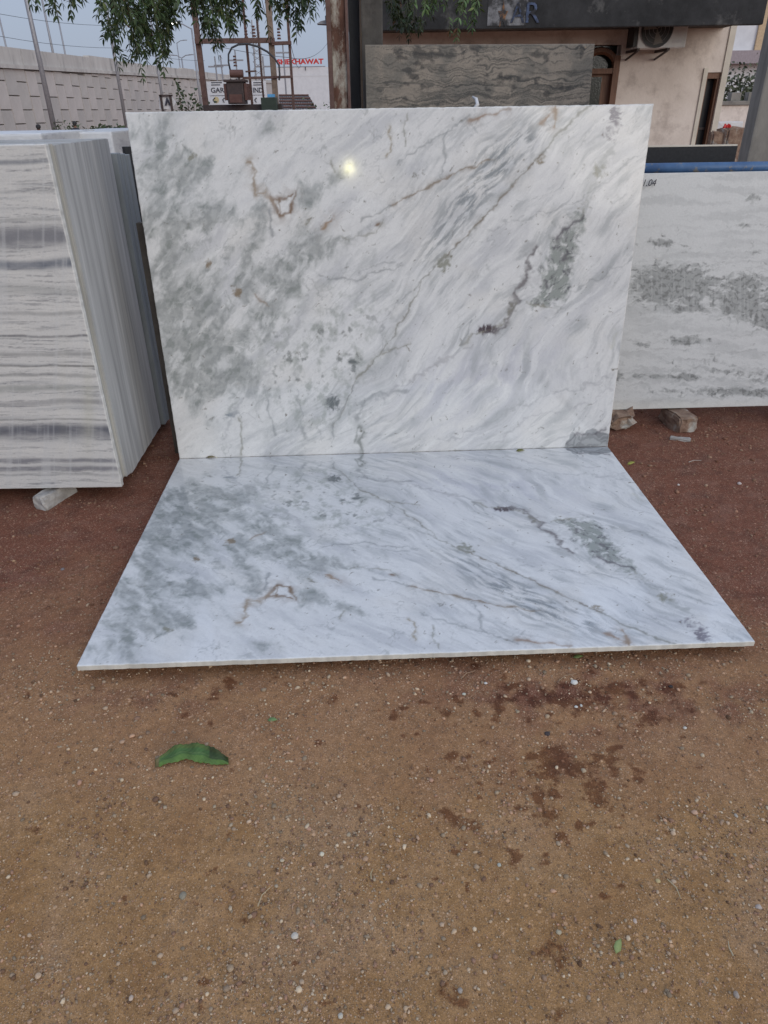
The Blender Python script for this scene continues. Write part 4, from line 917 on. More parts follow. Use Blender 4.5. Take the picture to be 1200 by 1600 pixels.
# GARG IND. board
GY = 26.0; G = lambda x, y: at(x, y, GY)
gb_ = empty('company_board', (G(370, 165)[0], GY, -.3), 'white company board with dark lettering behind the transformer', 'sign')
lo, hi = pxbox(327, 415, 126, 167, GY, .05); brd = MB().box(lo, hi).build('board', M_bwhite, gb_)
for x in (330, 412): p = G(x, 160); MB().box((p[0]-.05, GY+.06, -.3), (p[0]+.05, GY+.14, hi[2])).build('post', M_trans, gb_)
tx = lambda s, xa_, yb_, xb_, h_px: text_obj('lettering', s, G(xa_, yb_-h_px)[2]-G(xa_, yb_)[2], G(xa_, yb_)-[0, .006, 0], (1, 0, 0), (0, 0, 1), M_ink, brd, ext=.004, fitw=G(xb_, yb_)[0]-G(xa_, yb_)[0], bold=.015)
tx('GARG', 330, 145, 358, 8); tx('IND.', 396, 145, 413, 8)
for (xa_, xb_, yy_) in ((330, 347, 130), (330, 344, 133.5), (396, 410, 130), (396, 409, 133.5)):
    a, b = G(xa_, yy_), G(xb_, yy_); MB().box((a[0], GY-.008, a[2]), (b[0], GY-.004, a[2]+.025)).build('small_print', M_ink, brd)
a, b = G(328, 150), G(414, 150); MB().box((a[0], GY-.008, a[2]), (b[0], GY-.004, a[2]+.012)).build('rule', M_ink, brd)
for x in (334, 349, 399):
    MB().tube([G(x+2, 153)-[0, .006, 0], G(x-1, 156)-[0, .006, 0], G(x+1.5, 160)-[0, .006, 0]], .018, 5).build('emblem', M_ink, brd)
p = G(338, 156); MB().prism([p+[.09*math.cos(k*math.pi/4), -.006, .09*math.sin(k*math.pi/4)] for k in range(8)], (0, -.003, 0)).build('emblem', plain('pale_gold', (.55, .45, .25)), brd)

# white hall with red letters
HY = 60.0; Hh = lambda x, y: at(x, y, HY)
hb = empty('white_hall', (Hh(475, 170)[0], HY, -.3), 'plain white hall with red rooftop letters at upper middle', 'building')
lo, hi = pxbox(432, 640, 102.5, 175, HY, 8); wl = MB().box((lo[0], HY, -.3), hi).build('wall', M_bwhite, hb)
p = Hh(440, 120); MB().box((lo[0]+.0, HY-.012, p[2]), (hi[0], HY-.004, p[2]+.05)).build('joint', M_white, wl)
MB().box((Hh(477, 108)[0], HY-.06, Hh(477, 110)[2]), (Hh(478, 108)[0], HY-.004, Hh(477, 104)[2])).build('spout', M_trans, wl)
text_obj('lettering', 'SHEKHAWAT', Hh(470, 92.5)[2]-Hh(470, 101)[2], Hh(433.5, 101.3)-[0, .1, 0], (1, 0, 0), (0, 0, 1), M_red, hb, ext=.12, fitw=Hh(506, 100)[0]-Hh(433.5, 100)[0], bold=.045)
MB().box((Hh(433, 101)[0], HY+.05, hi[2]), (Hh(508, 101)[0], HY+.15, hi[2]+.06)).build('letter_rail', M_pole, hb)
# sheet metal shed
shd = empty('sheet_shed', (Hh(465, 170)[0]*.55, 33, -.3), 'low shed with grey corrugated sheets below the white hall', 'shed')
S = lambda x, y, d=33: at(x, y, d)
nr = 14; rs = MB(); V = []; F = []
for k in range(61):
    f = k/60; a = S(436+f*45, 148.5, 33); b = S(437+f*58, 172, 31.5); dz_ = .03*math.cos(k*math.pi/2)
    V += [a+[0, 0, dz_], b+[0, 0, dz_]]
for k in range(60): F.append((2*k, 2*k+1, 2*k+3, 2*k+2))
rs.add(V, F); ro = rs.build('roof', M_sheet, shd); sm = ro.modifiers.new('thickness', 'SOLIDIFY'); sm.thickness = .02
for k in range(5):
    f = (k+.5)/5; a = S(436, 148.5, 33)*(1-f)+S(437, 172, 31.5)*f; b = S(481, 148.5, 33)*(1-f)+S(495, 172, 31.5)*f
    MB().tube([a+[0, -.02, .05], b+[0, -.02, .05]], .03, 5).build('batten', M_transr, ro)
a, b = S(438, 172, 31.5), S(494, 172, 31.5); MB().box((a[0], 31.6, -.3), (b[0], 33, a[2]-.05)).build('wall', M_sheet, shd)
fl = empty('floodlight', at(507, 36, 5.05), 'small flat floodlight bracketed to the rusty column', 'floodlight')
p = at(495, 36, 5.06); p2 = at(511, 34, 5.06)
MB().prism([at(495, 37, 5.05), at(501, 33, 5.05), at(510, 31, 5.05), at(511, 38, 5.05)], (0, .08, 0)).build('housing', M_pole, fl)
MB().box((p2[0]-.01, 5.06, p2[2]-.01), (p2[0]+.02, 5.1, p2[2]+.03)).build('bracket', M_dark, fl)

# ------------------------------------------------------------------ people and car beyond the stacks
def person(px, py, Y, label, turn):
    p = at(px, py, Y); gnd = -.3; Hn = p[2]-gnd; k = Hn/1.68
    rt = empty('person', (p[0], Y, gnd), label, 'person')
    J = {'pel': (0,0,.92), 'spi': (0,0,1.15), 'che': (0,.0,1.34), 'nec': (0,0,1.45), 'hd0': (0,-.01,1.53), 'hd1': (0,-.015,1.60), 'hd2': (0,0,1.66),
         'shl': (-.17,0,1.38), 'ell': (-.22,.02,1.12), 'wrl': (-.2,-.08,.88), 'hal': (-.19,-.1,.80), 'shr': (.17,0,1.38), 'elr': (.22,.02,1.12), 'wrr': (.2,-.08,.88), 'har': (.19,-.1,.80),
         'hil': (-.09,0,.88), 'knl': (-.1,-.06,.48), 'anl': (-.1,.03,.08), 'tol': (-.1,-.12,.04), 'hir': (.09,0,.88), 'knr': (.1,.03,.48), 'anr': (.1,.12,.09), 'tor': (.1,-.03,.04)}
    Rr = {'pel': .13, 'spi': .12, 'che': .14, 'nec': .055, 'hd0': .075, 'hd1': .09, 'hd2': .07, 'shl': .07, 'shr': .07, 'ell': .045, 'elr': .045, 'wrl': .03, 'wrr': .03, 'hal': .035, 'har': .035,
          'hil': .09, 'hir': .09, 'knl': .06, 'knr': .06, 'anl': .045, 'anr': .045, 'tol': .04, 'tor': .04}
    E_ = [('pel','spi'),('spi','che'),('che','nec'),('nec','hd0'),('hd0','hd1'),('hd1','hd2'),('che','shl'),('shl','ell'),('ell','wrl'),('wrl','hal'),('che','shr'),('shr','elr'),('elr','wrr'),('wrr','har'),
          ('pel','hil'),('hil','knl'),('knl','anl'),('anl','tol'),('pel','hir'),('hir','knr'),('knr','anr'),('anr','tor')]
    bm = bmesh.new(); lay = bm.verts.layers.skin.verify(); bv = {}
    cz_, sz_ = math.cos(turn), math.sin(turn)
    for n_, (x, y_, z) in J.items():
        v = bm.verts.new((k*(x*cz_-y_*sz_), k*(x*sz_+y_*cz_), k*z)); v[lay].radius = (Rr[n_]*k, Rr[n_]*k); v[lay].use_root = n_ == 'pel'; bv[n_] = v
    for a_, b_ in E_: bm.edges.new((bv[a_], bv[b_]))
    me = bpy.data.meshes.new('body'); bm.to_mesh(me); bm.free()
    o = bpy.data.objects.new('body', me); col.objects.link(o)
    o.modifiers.new('skin', 'SKIN'); s_ = o.modifiers.new('sub', 'SUBSURF'); s_.levels = 1; s_.render_levels = 1
    dg = bpy.context.evaluated_depsgraph_get(); m2 = bpy.data.meshes.new_from_object(o.evaluated_get(dg)); bpy.data.objects.remove(o)
    m2.materials.clear(); m2.materials.append(M_shirt); m2.materials.append(M_skin); m2.materials.append(M_hair)
    for f in m2.polygons:
        zc_ = f.center.z/k; f.material_index = 1 if ((zc_ > 1.45 and zc_ < 1.52) or (zc_ < .86 and abs(f.center.x) > .15*k)) else 0; f.use_smooth = True
        if zc_ >= 1.52: f.material_index = 2
    o = bpy.data.objects.new('body', m2); col.objects.link(o); o.parent = rt
    hb_ = bmesh.new(); bmesh.ops.create_uvsphere(hb_, u_segments=12, v_segments=8, radius=.1*k)
    for v in hb_.verts: v.co = Vector((v.co.x, v.co.y+.015, v.co.z*1.0+1.62*k))
    bmesh.ops.delete(hb_, geom=[v for v in hb_.verts if v.co.z < 1.58*k], context='VERTS')
    hm_ = bpy.data.meshes.new('hair'); hb_.to_mesh(hm_); hb_.free(); hm_.materials.append(M_hair); ho = bpy.data.objects.new('hair', hm_); col.objects.link(ho); ho.parent = rt
person(59, 195.5, 30, 'person in dark clothes, left of the two heads above the left stack', .3)
person(116, 190.5, 34, 'person in dark clothes beside the small bush, right of two heads', -.4)

cY = 15.0; cr_ = at(186, 210, cY)
car = empty('parked_car', (cr_[0]+1.8, cY, -.08), 'white hatchback hidden behind the upright slab, only its tail showing', 'car')
x = cr_[0]
prof = [(0, .25), (0.02, .75), (.05, 1.0), (.35, 1.38), (.6, 1.42), (1.7, 1.42), (2.35, 1.02), (3.35, .86), (3.55, .6), (3.55, .25)]
cbody = MB().prism([(x+a, cY, -.08+b) for a, b in prof], (0, 1.5, 0)).build('body', M_white, car, bevel=.05)
for a0_, a1_ in ((.45, 1.05), (1.1, 2.1)):
    MB().prism([(x+a0_, cY-.006, .95), (x+a1_, cY-.006, .95), (x+min(a1_, 1.72), cY-.006, 1.27), (x+a0_+.05, cY-.006, 1.27)], (0, .005, 0)).build('window', M_glass, cbody)
for wx_ in (.7, 2.9):
    for wy_ in (cY-.02, cY+1.35):
        w_ = MB().tube([(x+wx_, wy_, .2), (x+wx_, wy_+.17, .2)], .28, 20).build('wheel', M_tyre, car); MB().tube([(x+wx_, wy_-.006, .2), (x+wx_, wy_-.001, .2)], .17, 16).build('rim', M_pole, w_)
tl = at(195, 205, cY); 
for yy_ in (cY+.02, cY+1.3): MB().box((x-.012, yy_, tl[2]-.12), (x+.10, yy_+.18, tl[2]+.03)).build('tail_light', emit('tail_lamp', (1, .06, .04), 2.5), car, bevel=.01)
MB().box((x+.03, cY-.008, .70), (x+3.5, cY-.004, .74)).build('stripe', plain('orange_stripe', (.5, .12, .05)), cbody)
MB().box((x-.06, cY+.02, .22), (x, cY+1.48, .38)).build('bumper', M_dark, car, bevel=.02)

# ------------------------------------------------------------------ foliage
def rot_to(d, roll):
    d = Vector(d).normalized(); q = d.to_track_quat('Y', 'Z'); return np.array(q.to_matrix() @ Matrix.Rotation(roll, 3, 'Y'))
LEAF = np.array([(0,0,0), (-.17,.30,.05), (.17,.30,.05), (0,.36,-.02), (-.13,.66,.03), (.15,.66,.03), (.02,.72,-.03), (.09,1.0,-.06)])
LEAF_F = [(0,3,1),(0,2,3),(3,6,4),(3,4,1),(3,2,5),(3,5,6),(6,7,4),(6,5,7)]
class Leaves:
    def __init__(s): s.V = []; s.F = []; s.C = []; s.n = 0
    def leaf(s, p, d, L, w, c, roll):
        M = rot_to(d, roll); P = (LEAF*[L*w, L, L]) @ M.T + p
        s.V.append(P); s.F.append(np.array(LEAF_F)+s.n); s.C.append(np.broadcast_to(c, (8, 3))); s.n += 8
    def build(s, name, parent=None, origin=(0, 0, 0)):
        return np_mesh(name, np.concatenate(s.V), np.concatenate(s.F), M_leaf, parent, origin, np.concatenate(s.C), smooth=False)
def compound(lv, stem, p, d, L, r, tone, n=6, leaf=.045):
    """one drooping pinnate leaf: rachis from p along d, pairs of sickle leaflets"""
    d = np.array(d, float); d /= np.linalg.norm(d); side = np.cross(d, [r.uniform(-.4, .4), 1, .2]); side /= np.linalg.norm(side)+1e-9
    pts = []; q = np.array(p, float); dd = d.copy()
    for k in range(n+1):
        pts.append(q.copy()); dd = dd + np.array([0, 0, -.16]); dd /= np.linalg.norm(dd); q = q + dd*L/n
    stem.tube(pts, [.0022]*n+[.0012], 3, cap=False)
    for k in range(1, n+1):
        for sg_ in (-1, 1):
            if r.random() < .06: continue
            v = side*sg_*r.uniform(.7, 1.0) + dd*r.uniform(.55, .95) + np.array([r.uniform(-.25, .25), r.uniform(-.35, .35), -.25])
            g = tone*r.uniform(.65, 1.35); cc = np.array([.052, .084, .032])*g
            if r.random() < .10: cc = np.array([.085, .105, .03])*g
            if r.random() < .015: cc = np.array([.12, .06, .03])
            lv.leaf(pts[k], v, leaf*r.uniform(.75, 1.25), 1.0, cc, r.uniform(-1.2, 1.2))
    lv.leaf(pts[-1], dd, leaf*1.1, 1.0, np.array([.04, .066, .026])*tone, r.uniform(-1, 1))
tr_ = random.Random(5)
TRX, TRY = (at(558, 100, 7.0)[0]+at(596, 100, 7.0)[0])/2, 7.1
neem = empty('neem_tree', (TRX, TRY, -.02), 'tree with feathery hanging leaves drooping in from above the frame', 'tree')
MB().tube([(TRX, TRY, -.05), (TRX+.02, TRY, .6), (TRX-.01, TRY, 1.8), (TRX+.02, TRY, 3.0), (TRX, TRY, 4.2)], [.17, .13, .12, .115, .10], 12).build('trunk', M_bark, neem, smooth=True)
stem, lv = MB(), Leaves()
# hanging sprays: (px, py of tip, depth Y, length m, number of compound leaves, spread)
SPR = []
def spray(px, py, Y, L=.9, n=11, sp=.05, tone=1.0, leaf=.045): SPR.append((px, py, Y, L, n, sp, tone, leaf))
for a in ((222,122,5.6,1.1,15,.05),(210,62,5.4,.9,13,.06),(182,104,5.7,1.0,13,.045),(236,76,5.8,.9,13,.06),(252,84,5.5,.9,13,.055),(259,112,5.6,1.0,14,.05),(196,48,5.3,.8,12,.07),(222,40,5.5,.8,13,.08),
          (245,50,5.3,.8,13,.07),(206,92,5.9,.9,12,.05),(230,28,5.6,.8,12,.08),(262,60,5.8,.8,12,.05),(180,60,5.5,.8,11,.05),(214,84,5.4,.8,11,.05),(240,20,5.4,.7,12,.09),(200,20,5.6,.7,12,.09),(225,95,5.6,.9,10,.03),(258,75,5.6,.9,11,.05)): spray(*a)
for a in ((285,22,5.6,.7,6,.04),(310,32,5.4,.8,13,.06),(322,52,5.6,.9,13,.06),(337,86,5.8,.9,9,.03),(340,48,5.5,.9,14,.07),(355,44,5.4,.9,13,.06),(366,52,5.6,.9,13,.05),(330,24,5.3,.7,13,.08),(300,14,5.5,.7,12,.06),(350,18,5.5,.7,13,.08),
          (372,30,5.7,.7,11,.05),(318,60,5.9,.8,8,.04),(283,10,5.5,.6,8,.04),(272,36,5.5,.5,3,.02)): spray(*a)
for a in ((90,24,5.6,.6,7,.05),(115,24,5.5,.6,7,.05),(62,8,5.5,.5,5,.05),(120,6,5.4,.5,7,.06),(95,4,5.6,.5,7,.06),(50,6,5.5,.5,5,.05)): spray(*a)
for a in ((405,20,5.5,.6,6,.04),(418,56,5.6,.8,7,.02),(432,30,5.5,.7,8,.03),(398,6,5.4,.5,6,.05),(445,14,5.6,.6,8,.05),(464,58,5.6,.8,8,.03),(475,40,5.5,.8,9,.04),(482,26,5.5,.7,9,.05),(470,14,5.4,.6,9,.06),(495,18,5.6,.6,7,.03),(505,10,5.7,.5,5,.02),(455,30,5.7,.6,6,.04)): spray(*a)
for a in ((610,40,7.4,.9,10,.07),(625,55,7.6,.9,12,.08),(640,60,7.7,.9,12,.08),(655,50,7.8,.8,10,.08),(612,20,7.2,.8,9,.08)): spray(*a, tone=.6, leaf=.05)
for a in ((648,18,6.6,.6,8,.06),(662,14,6.6,.6,8,.07),(676,12,6.7,.5,7,.06),(700,48,6.8,.9,4,.03),(716,58,6.8,.9,4,.03),(735,44,6.8,.9,4,.03),(722,30,6.8,.7,5,.04),(745,30,6.8,.7,4,.03)): spray(*a, tone=2.0, leaf=.05)
anch = []
for (px, py, Y, L, n, sp, tone, leaf) in SPR:
    tip = at(px, py, Y); tip[2] += .10; top = tip + np.array([tr_.uniform(-.12, .12), tr_.uniform(-.1, .2), L])
    pts = []
    for k in range(8):
        f = k/7; p = top*(1-f)+tip*f + np.array([math.sin(f*3+px)*.03, 0, .06*math.sin(f*math.pi)]); pts.append(p)
    stem.tube(pts, [.005-.0004*k for k in range(8)], 4, cap=False); anch.append(top)
    for k in range(int(n*1.5)):
        f = tr_.random()**.8; p = top*(1-f)+tip*f + np.array([tr_.uniform(-sp, sp), tr_.uniform(-sp, sp)*1.5, 0])
        ang = tr_.uniform(0, 2*math.pi); d = np.array([math.cos(ang)*.75, math.sin(ang)*.6, -.55])
        Lc = tr_.uniform(.11, .20)*(1-.35*(f > .85)); 
        compound(lv, stem, p, d, Lc, tr_, tone, tr_.choice((4, 5, 6)), leaf)
    compound(lv, stem, tip+[0, 0, .02], (tr_.uniform(-.2, .2), 0, -1), .12, tr_, tone, 4, leaf)
# limbs that carry the sprays, all from the one trunk
limbs = MB(); anch = np.array(anch)
hubs = [at(75, -60, 5.7), at(150, -75, 5.6), at(225, -70, 5.6), at(330, -70, 5.6), at(430, -70, 5.7), at(505, -80, 6.0)]
prev = np.array([TRX, TRY, 4.05]); path = [prev] + [h+[0, 0, .25] for h in hubs[::-1]]
limbs.tube(path, [.075, .06, .05, .042, .034, .026, .016], 8)
limbs.tube([(TRX, TRY, 4.0), at(640, -90, 7.0)+[0, 0, .3], at(740, -90, 6.8)+[0, 0, .2]], [.06, .04, .02], 7)
allh = np.array(path[1:] + [at(640, -90, 7.0)+[0, 0, .3], at(740, -90, 6.8)+[0, 0, .2]])
for a in anch:
    h = allh[np.argmin(np.linalg.norm(allh-a, axis=1))]; limbs.tube([h, (h+a)/2+[0, 0, .06], a], [.012, .009, .006], 5, cap=False)
limbs.build('limbs', M_bark, neem, smooth=True)
cr2 = lv.build('crown', neem); stem.build('twigs', plain('twig', (.07, .08, .035)), cr2)

def shrub(px, py, Y, w, h, n, label, tone=1.0, base=None, leaf=.06, colr=(.06, .085, .04), cat='shrub', name='shrub'):
    p = at(px, py, Y); gnd = base if base is not None else -.3
    rt = empty(name, (p[0], Y, gnd), label, cat); l2 = Leaves(); sb_ = MB(); r = random.Random(int(px)); H = p[2]-gnd
    for k in range(7):
        a = r.uniform(0, 6.28); e = np.array([p[0]+math.cos(a)*w*.5, Y+math.sin(a)*w*.4, gnd+H*r.uniform(.6, .98)])
        s0_ = np.array([p[0], Y, gnd-.02]); m_ = (s0_+e)/2+[0, 0, H*.1]; sb_.tube([s0_, m_, e], [.03*H/2, .02*H/2, .006], 5)
        for j in range(n//7):
            f = r.uniform(.35, 1.05); q = s0_*(1-f)**2+2*m_*f*(1-f)+e*f*f + np.array([r.gauss(0, w*.16), r.gauss(0, w*.16), r.gauss(0, H*.06)]); q[2] = max(q[2], gnd+.05)
            l2.leaf(q, (r.uniform(-1, 1), r.uniform(-1, 1), r.uniform(-.6, .8)), leaf*r.uniform(.7, 1.4), 1.6, np.array(colr)*tone*r.uniform(.6, 1.4), r.uniform(-2, 2))
    l2.build('foliage', rt); sb_.build('stems', M_bark, rt, smooth=True)
shrub(288, 132, 24, .45, h=1, n=230, label='sparse leafy shrub right of the white arrow sign', leaf=.11)
shrub(298, 140, 25, .9, h=1, n=380, label='low shrub at the foot of the rusty frame', leaf=.12)
shrub(104, 190.5, 36, .8, h=1, n=300, label='small green bush beside the right hand person', leaf=.12)
shrub(150, 198, 50, 2.4, h=1, n=600, label='long low bush at the foot of the panelled wall', leaf=.2)
shrub(178, 198, 54, 1.6, h=1, n=400, label='low bush near the tail light at the wall foot', leaf=.2)
shrub(501, 152, 22, .9, h=1, n=600, label='leafy bush just left of the rusty column', leaf=.10, tone=1.3)
shrub(1160, 84, 22, 1.6, h=1, n=4200, label='olive green tree above the compound wall in the right gap', leaf=.10, colr=(.09, .10, .06), tone=1.1, cat='tree', name='small_tree')

# ------------------------------------------------------------------ litter, pebbles, gravel
def big_leaf():
    p = at_z(300, 1186, 0); a = at_z(243, 1198, 0); b = at_z(358, 1192, 0); w = np.linalg.norm(b-a); ux = (b-a)/w; uy = np.array([-ux[1], ux[0], 0])
    nu, nv = 49, 13; V = []; C = []
    for i in range(nu):
        f = i/(nu-1)
        hw = .0235*max(.12, math.sin(math.pi*min(1, f*.95+.015)))**.62*(1+.12*math.sin(f*11))
        ctr = a + ux*w*f + uy*(.026*math.sin(math.pi*f)**.9+.004*math.sin(5*f)); lift = .006+.012*math.sin(math.pi*f)+.004*math.sin(7*f)
        for j in range(nv):
            g = j/(nv-1)*2-1
            zz = lift + abs(g)**1.5*.012*(1 if g > 0 else -.6) + .003*math.sin(f*23+g*2)
            V.append(ctr + uy*hw*(g+.07*math.sin(i*1.7+g)*abs(g)) + EZ*max(zz, .003))
            base = np.array([.055, .125, .03]); 
            if g < -.2: base = np.array([.10, .185, .04])
            if abs(g) < .13: base = np.array([.10, .17, .05])
            if g > .55: base = base*.8 + np.array([.03, .02, .0])
            if f < .06: base = np.array([.12, .10, .04])
            if f > .72 and g > -.3: base = base*.45 + np.array([.012, .008, .004])
            C.append(base*(.85+.14*math.sin(i*.5)+.12*math.sin((i-abs(g)*6)*2.1)))
    o = np_mesh('fallen_leaf', V, grid_faces(nv, nu), M_leaf, None, tuple(a), np.array(C))
    s_ = o.modifiers.new('thickness', 'SOLIDIFY'); s_.thickness = .0006
    tag(o, 'large curled dark green leaf lying on the dirt', 'leaf', 'fallen leaves')
big_leaf()
def small_leaf(px, py, z, L, ang, c, label, wid=1.2, tilt=.15):
    p = at_z(px, py, z); l = Leaves(); l.leaf(p+[0, 0, .004], (math.cos(ang), math.sin(ang), tilt), L, wid, np.array(c), .3)
    o = l.build('fallen_leaf', None, tuple(p)); s_ = o.modifiers.new('thickness', 'SOLIDIFY'); s_.thickness = .0008
    tag(o, label, 'leaf', 'fallen leaves')
small_leaf(962, 1492, 0, .034, 1.1, (.22, .27, .10), 'pale green leaf by the lower right wet patch', 1.4, .3)
small_leaf(418, 1127, 0, .03, .1, (.14, .22, .08), 'tiny green leaf on the dirt below the flat slab', 1.3)
small_leaf(980, 727, 0, .05, .5, (.30, .30, .06), 'small yellow green leaf on red soil right of the slabs', 1.0)
small_leaf(418, 711, TOP, .045, .1, (.10, .11, .025), 'olive leaf lying at the seam of the two marble slabs', 1.5, .3)
small_leaf(472, 708, TOP, .04, 1.0, (.10, .12, .03), 'second small leaf from the left on the slab seam', 1.2, .4)
small_leaf(806, 706, TOP, .045, .15, (.17, .17, .06), 'pale olive leaf near the right end of the slab seam', 1.2)
small_leaf(322, 716, TOP, .05, 0, (.22, .19, .11), 'dry straw coloured leaf at the left end of the slab seam', .8)
small_leaf(895, 1029, 0, .035, .2, (.14, .18, .06), 'green leaf bit under the front edge of the flat slab', 1.1)
def straw(px, py, L, ang, c, label, lift=.006):
    p = at_z(px, py, 0); d = np.array([math.cos(ang), math.sin(ang), 0]); n_ = np.array([-d[1], d[0], 0])
    o = MB().tube([p+EZ*.004, p+d*L*.5+n_*L*.12+EZ*lift, p+d*L+EZ*.005], [.0016, .0014, .0008], 5).build('dry_straw', plain('straw_%d' % px, c), origin=p)
    tag(o, label, 'straw', 'dry straws on the dirt')
straw(403, 1418, .05, 1.1, (.42, .33, .2), 'long curved pale straw at lower left of centre')
straw(580, 1375, .025, 1.4, (.42, .34, .2), 'short upright straw in the middle of the dirt')
straw(1042, 1375, .05, -1.3, (.40, .33, .2), 'pale straw at lower right beside the gravel')
straw(1145, 1495, .03, 1.5, (.42, .36, .24), 'short straw near the lower right corner')
straw(1076, 723, .07, .2, (.5, .45, .38), 'pale twig on the red soil at right')
straw(720, 1062, .06, .6, (.30, .2, .12), 'thin brown twig below the flat slab')
straw(870, 1068, .08, .5, (.30, .2, .12), 'brown twig beside the white pebble')
ico = bmesh.new(); bmesh.ops.create_icosphere(ico, subdivisions=1, radius=1); IV = np.array([v.co for v in ico.verts]); IF = np.array([[v.index for v in f.verts] for f in ico.faces]); ico.free()
ico = bmesh.new(); bmesh.ops.create_icosphere(ico, subdivisions=2, radius=1); IV2 = np.array([v.co for v in ico.verts]); IF2 = np.array([[v.index for v in f.verts] for f in ico.faces]); ico.free()
SC = np.array([(.52,.38,.26), (.45,.30,.20), (.42,.25,.17), (.40,.30,.20), (.62,.49,.34), (.30,.18,.12), (.50,.31,.20), (.38,.29,.20), (.22,.13,.08), (.56,.41,.27)])
PEB = [(897,1067,.017,(.62,.60,.55),'white pebble on the dark patch below the flat slab'),(900,1105,.008,(.6,.6,.55),'left of two small white pebbles below the slab'),(908,1103,.008,(.55,.55,.5),'right of two small white pebbles below the slab'),
       (503,1335,.011,(.6,.55,.42),'angular cream pebble in the middle of the dirt'),(461,1463,.012,(.55,.50,.42),'oval cream pebble at lower left of centre'),(286,1400,.013,(.27,.24,.18),'flat olive pebble at lower left'),
       (441,1345,.008,(.5,.42,.3),'small tan pebble left of the cream one'),(532,1588,.009,(.5,.46,.38),'cream pebble at the bottom edge'),(60,1525,.010,(.5,.36,.24),'tan pebble near the lower left corner'),(205,1560,.008,(.5,.4,.32),'pinkish pebble near the lower left'),
       (873,1457,.009,(.40,.35,.25),'round olive pebble above the wet patch'),(719,1548,.011,(.33,.29,.25),'grey pebble in the lower wet patch'),(992,1440,.009,(.5,.4,.33),'pale pebble right of the green leaf'),(780,1352,.010,(.42,.42,.36),'grey white pebble right of centre'),
       (1052,1378,.010,(.45,.34,.24),'tan pebble among the gravel at right'),(1028,1377,.009,(.48,.38,.2),'yellowish pebble among the gravel at right'),(1150,1555,.011,(.36,.30,.25),'grey brown pebble in the lower right corner'),(1185,1418,.011,(.42,.36,.32),'pale pebble at the right edge'),
       (545,1305,.008,(.40,.32,.22),'tan pebble above the centre'),(855,1147,.012,(.07,.06,.06),'dark stone below the flat slab'),(1048,1073,.010,(.05,.045,.045),'black stone right of the white pebble'),(1070,1138,.009,(.55,.52,.46),'white pebble at right of the dark patch'),(725,1085,.009,(.5,.5,.42),'pale pebble left on the dark patch'),
       (759,1068,.009,(.6,.58,.55),'small white pebble below the slab front edge'),(432,1345+40,.007,(.4,.33,.24),'small brown pebble at left of centre'),(1085,1270,.012,(.5,.33,.23),'orange tan pebble at right'),(1150,1275,.009,(.42,.38,.32),'grey pebble far right'),(1060,758,.012,(.55,.5,.45),'white pebble on the red soil at right'),
       (1155,756,.016,(.5,.42,.38),'flat pale stone on the red soil far right'),(1150,800,.014,(.36,.2,.13),'orange stone on the red soil far right'),(22,877,.013,(.40,.25,.15),'tan pebble on the red soil at left'),(98,890,.012,(.20,.18,.18),'grey pebble on the red soil at left')]
for i, (px, py, r_, c_, lab) in enumerate(PEB):
    p = at_z(px, py, 0); rr2 = np.random.default_rng(100+i); V = IV2*(1+.22*fbm(IV2[:, 0]*1.3+i, IV2[:, 1]*1.3+IV2[:, 2], 3, 90))[:, None]*rr2.uniform(.75, 1.2, 3)*[1, 1, .7]*r_*.62
    V = V + p + [0, 0, r_*.15]
    o = np_mesh('pebble', V, IF2, M_stone, None, tuple(p), np.broadcast_to(np.array(c_), (len(V), 3)), smooth=False); tag(o, lab, 'pebble', 'loose pebbles')
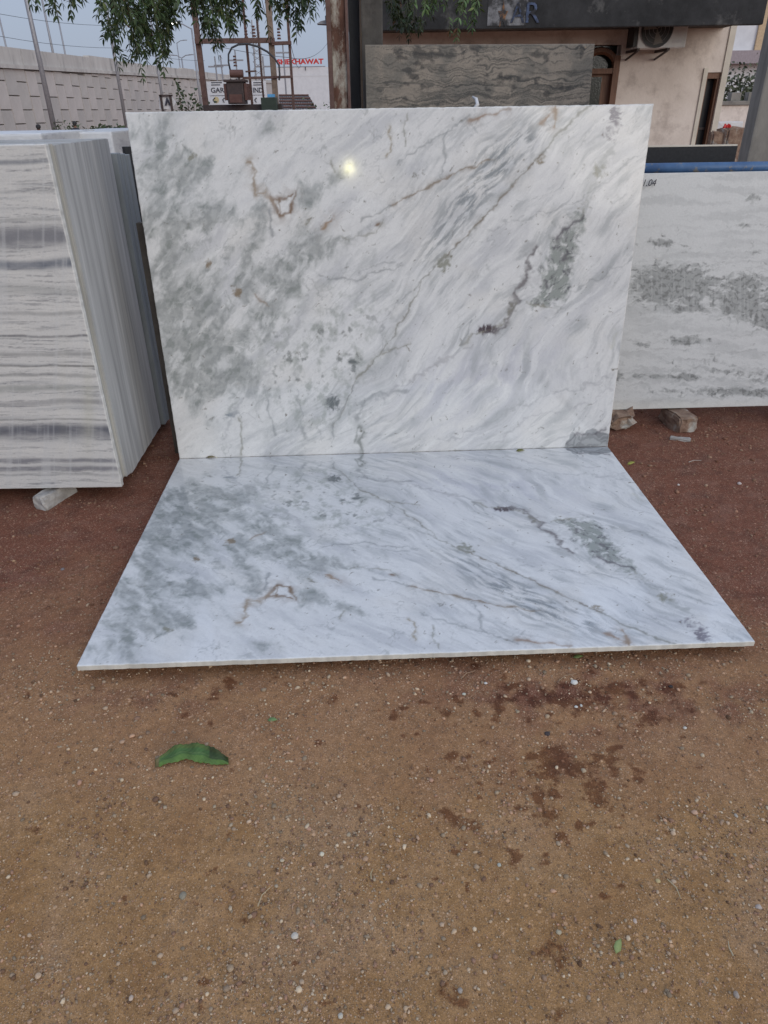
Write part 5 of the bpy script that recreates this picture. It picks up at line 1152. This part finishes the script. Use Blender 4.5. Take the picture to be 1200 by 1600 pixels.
def gravel():
    N = 62000; g = np.random.default_rng(3)
    Y = .42*(3.95/.42)**g.random(N); half = .62*Y+.38; X = g.uniform(-1, 1, N)*np.minimum(half, 2.6)
    dens = .30 + .7*ss(-.15, .45, fbm(X*2.5, Y*2.5, 3, 95)); keep = g.random(N) < dens
    X, Y = X[keep], Y[keep]
    d = np.c_[X, Y, np.zeros(len(X))]-SO; u_, v_ = d@EX, d@EY
    ok = ~((u_ > -.01) & (u_ < SW+.01) & (v_ > -SD+.06) & (v_ < .2)); ok &= ~((X < -1.25) & (Y > 2.9)); X, Y = X[ok], Y[ok]; n = len(X)
    r = np.clip(g.lognormal(math.log(.0020), .50, n), .0008, .0075)*(1+.28*(Y-1))*.92
    ci_ = g.integers(0, len(SC), n); C = SC[ci_]*g.uniform(.55, 1.1, n)[:, None]
    px, py = to_px(np.c_[X, Y, np.zeros(n)]); redm = ss(1060, 880, py)[:, None]; C = C*(1-redm) + (C*.42+np.array([.10, .04, .025]))*redm
    base = IV[None]*(1+.28*g.uniform(-1, 1, (n, len(IV))))[..., None]*g.uniform(.65, 1.35, (n, 1, 3))*[1, 1, .7]
    a = g.uniform(0, 6.28, n); ca_, sa_ = np.cos(a)[:, None], np.sin(a)[:, None]
    bx_ = base[..., 0]*ca_-base[..., 1]*sa_; by_ = base[..., 0]*sa_+base[..., 1]*ca_
    V = np.stack([bx_, by_, base[..., 2]], -1)*r[:, None, None]; V += np.stack([X, Y, gz(X, Y)+r*.25], -1)[:, None]
    F = (IF[None]+(np.arange(n)*len(IV))[:, None, None]).reshape(-1, 3)
    o = np_mesh('gravel', V.reshape(-1, 3), F, M_stone, colr=np.repeat(C, len(IV), 0), smooth=False)
    tag(o, 'fine loose gravel scattered over the dirt yard', 'gravel', kind='stuff'); print('gravel', n, 'panels', npan)
gravel()

# ------------------------------------------------------------------ lit lamp behind the viewer (its mirror image shows in the upright slab)
Sp = at(546, 262, 3.24); dd = ray(546, 262); t_ = np.dot(SO+SN*.003-CAM, SN)/np.dot(dd, SN); Sp = CAM+dd*t_
dd = dd/np.linalg.norm(dd); rf = dd - 2*np.dot(dd, SN)*SN; LP = Sp + rf*11.0
yl = empty('yard_lamp', (LP[0], LP[1], 0), 'lit yard lamp behind the viewer, mirrored as the bright spot in the upright slab', 'lamp')
MB().tube([(LP[0], LP[1]-.35, 0), (LP[0], LP[1]-.35, LP[2]+.3)], .04, 8).build('pole', M_pole, yl)
MB().tube([(LP[0], LP[1]-.35, LP[2]+.27), (LP[0], LP[1], LP[2]+.25)], .025, 6).build('arm', M_pole, yl)
MB().tube([(LP[0], LP[1], LP[2]+.24), (LP[0], LP[1], LP[2]+.13)], [.05, .12], 12).build('lamp_shade', M_pole, yl)
bb = bmesh.new(); bmesh.ops.create_uvsphere(bb, u_segments=16, v_segments=10, radius=.05); bmm = bpy.data.meshes.new('glint_bulb'); bb.to_mesh(bmm); bb.free()
bmm.materials.append(emit('bulb_glow', (1, .94, .55), 130)); bo = bpy.data.objects.new('glint_bulb', bmm); col.objects.link(bo); bo.parent = yl; bo.location = (0, 0, LP[2]); bo.scale = (.42, .42, 1.05)
for _dx, _dz, _s in ((-.055, -.045, .42), (.05, -.05, .36), (.012, .09, .3)):  # side bulbs added to give the mirrored glint an uneven outline
    b2_ = bpy.data.objects.new('glint_bulb', bmm); col.objects.link(b2_); b2_.parent = yl; b2_.location = (_dx, 0, LP[2]+_dz); b2_.scale = (_s, _s, _s)
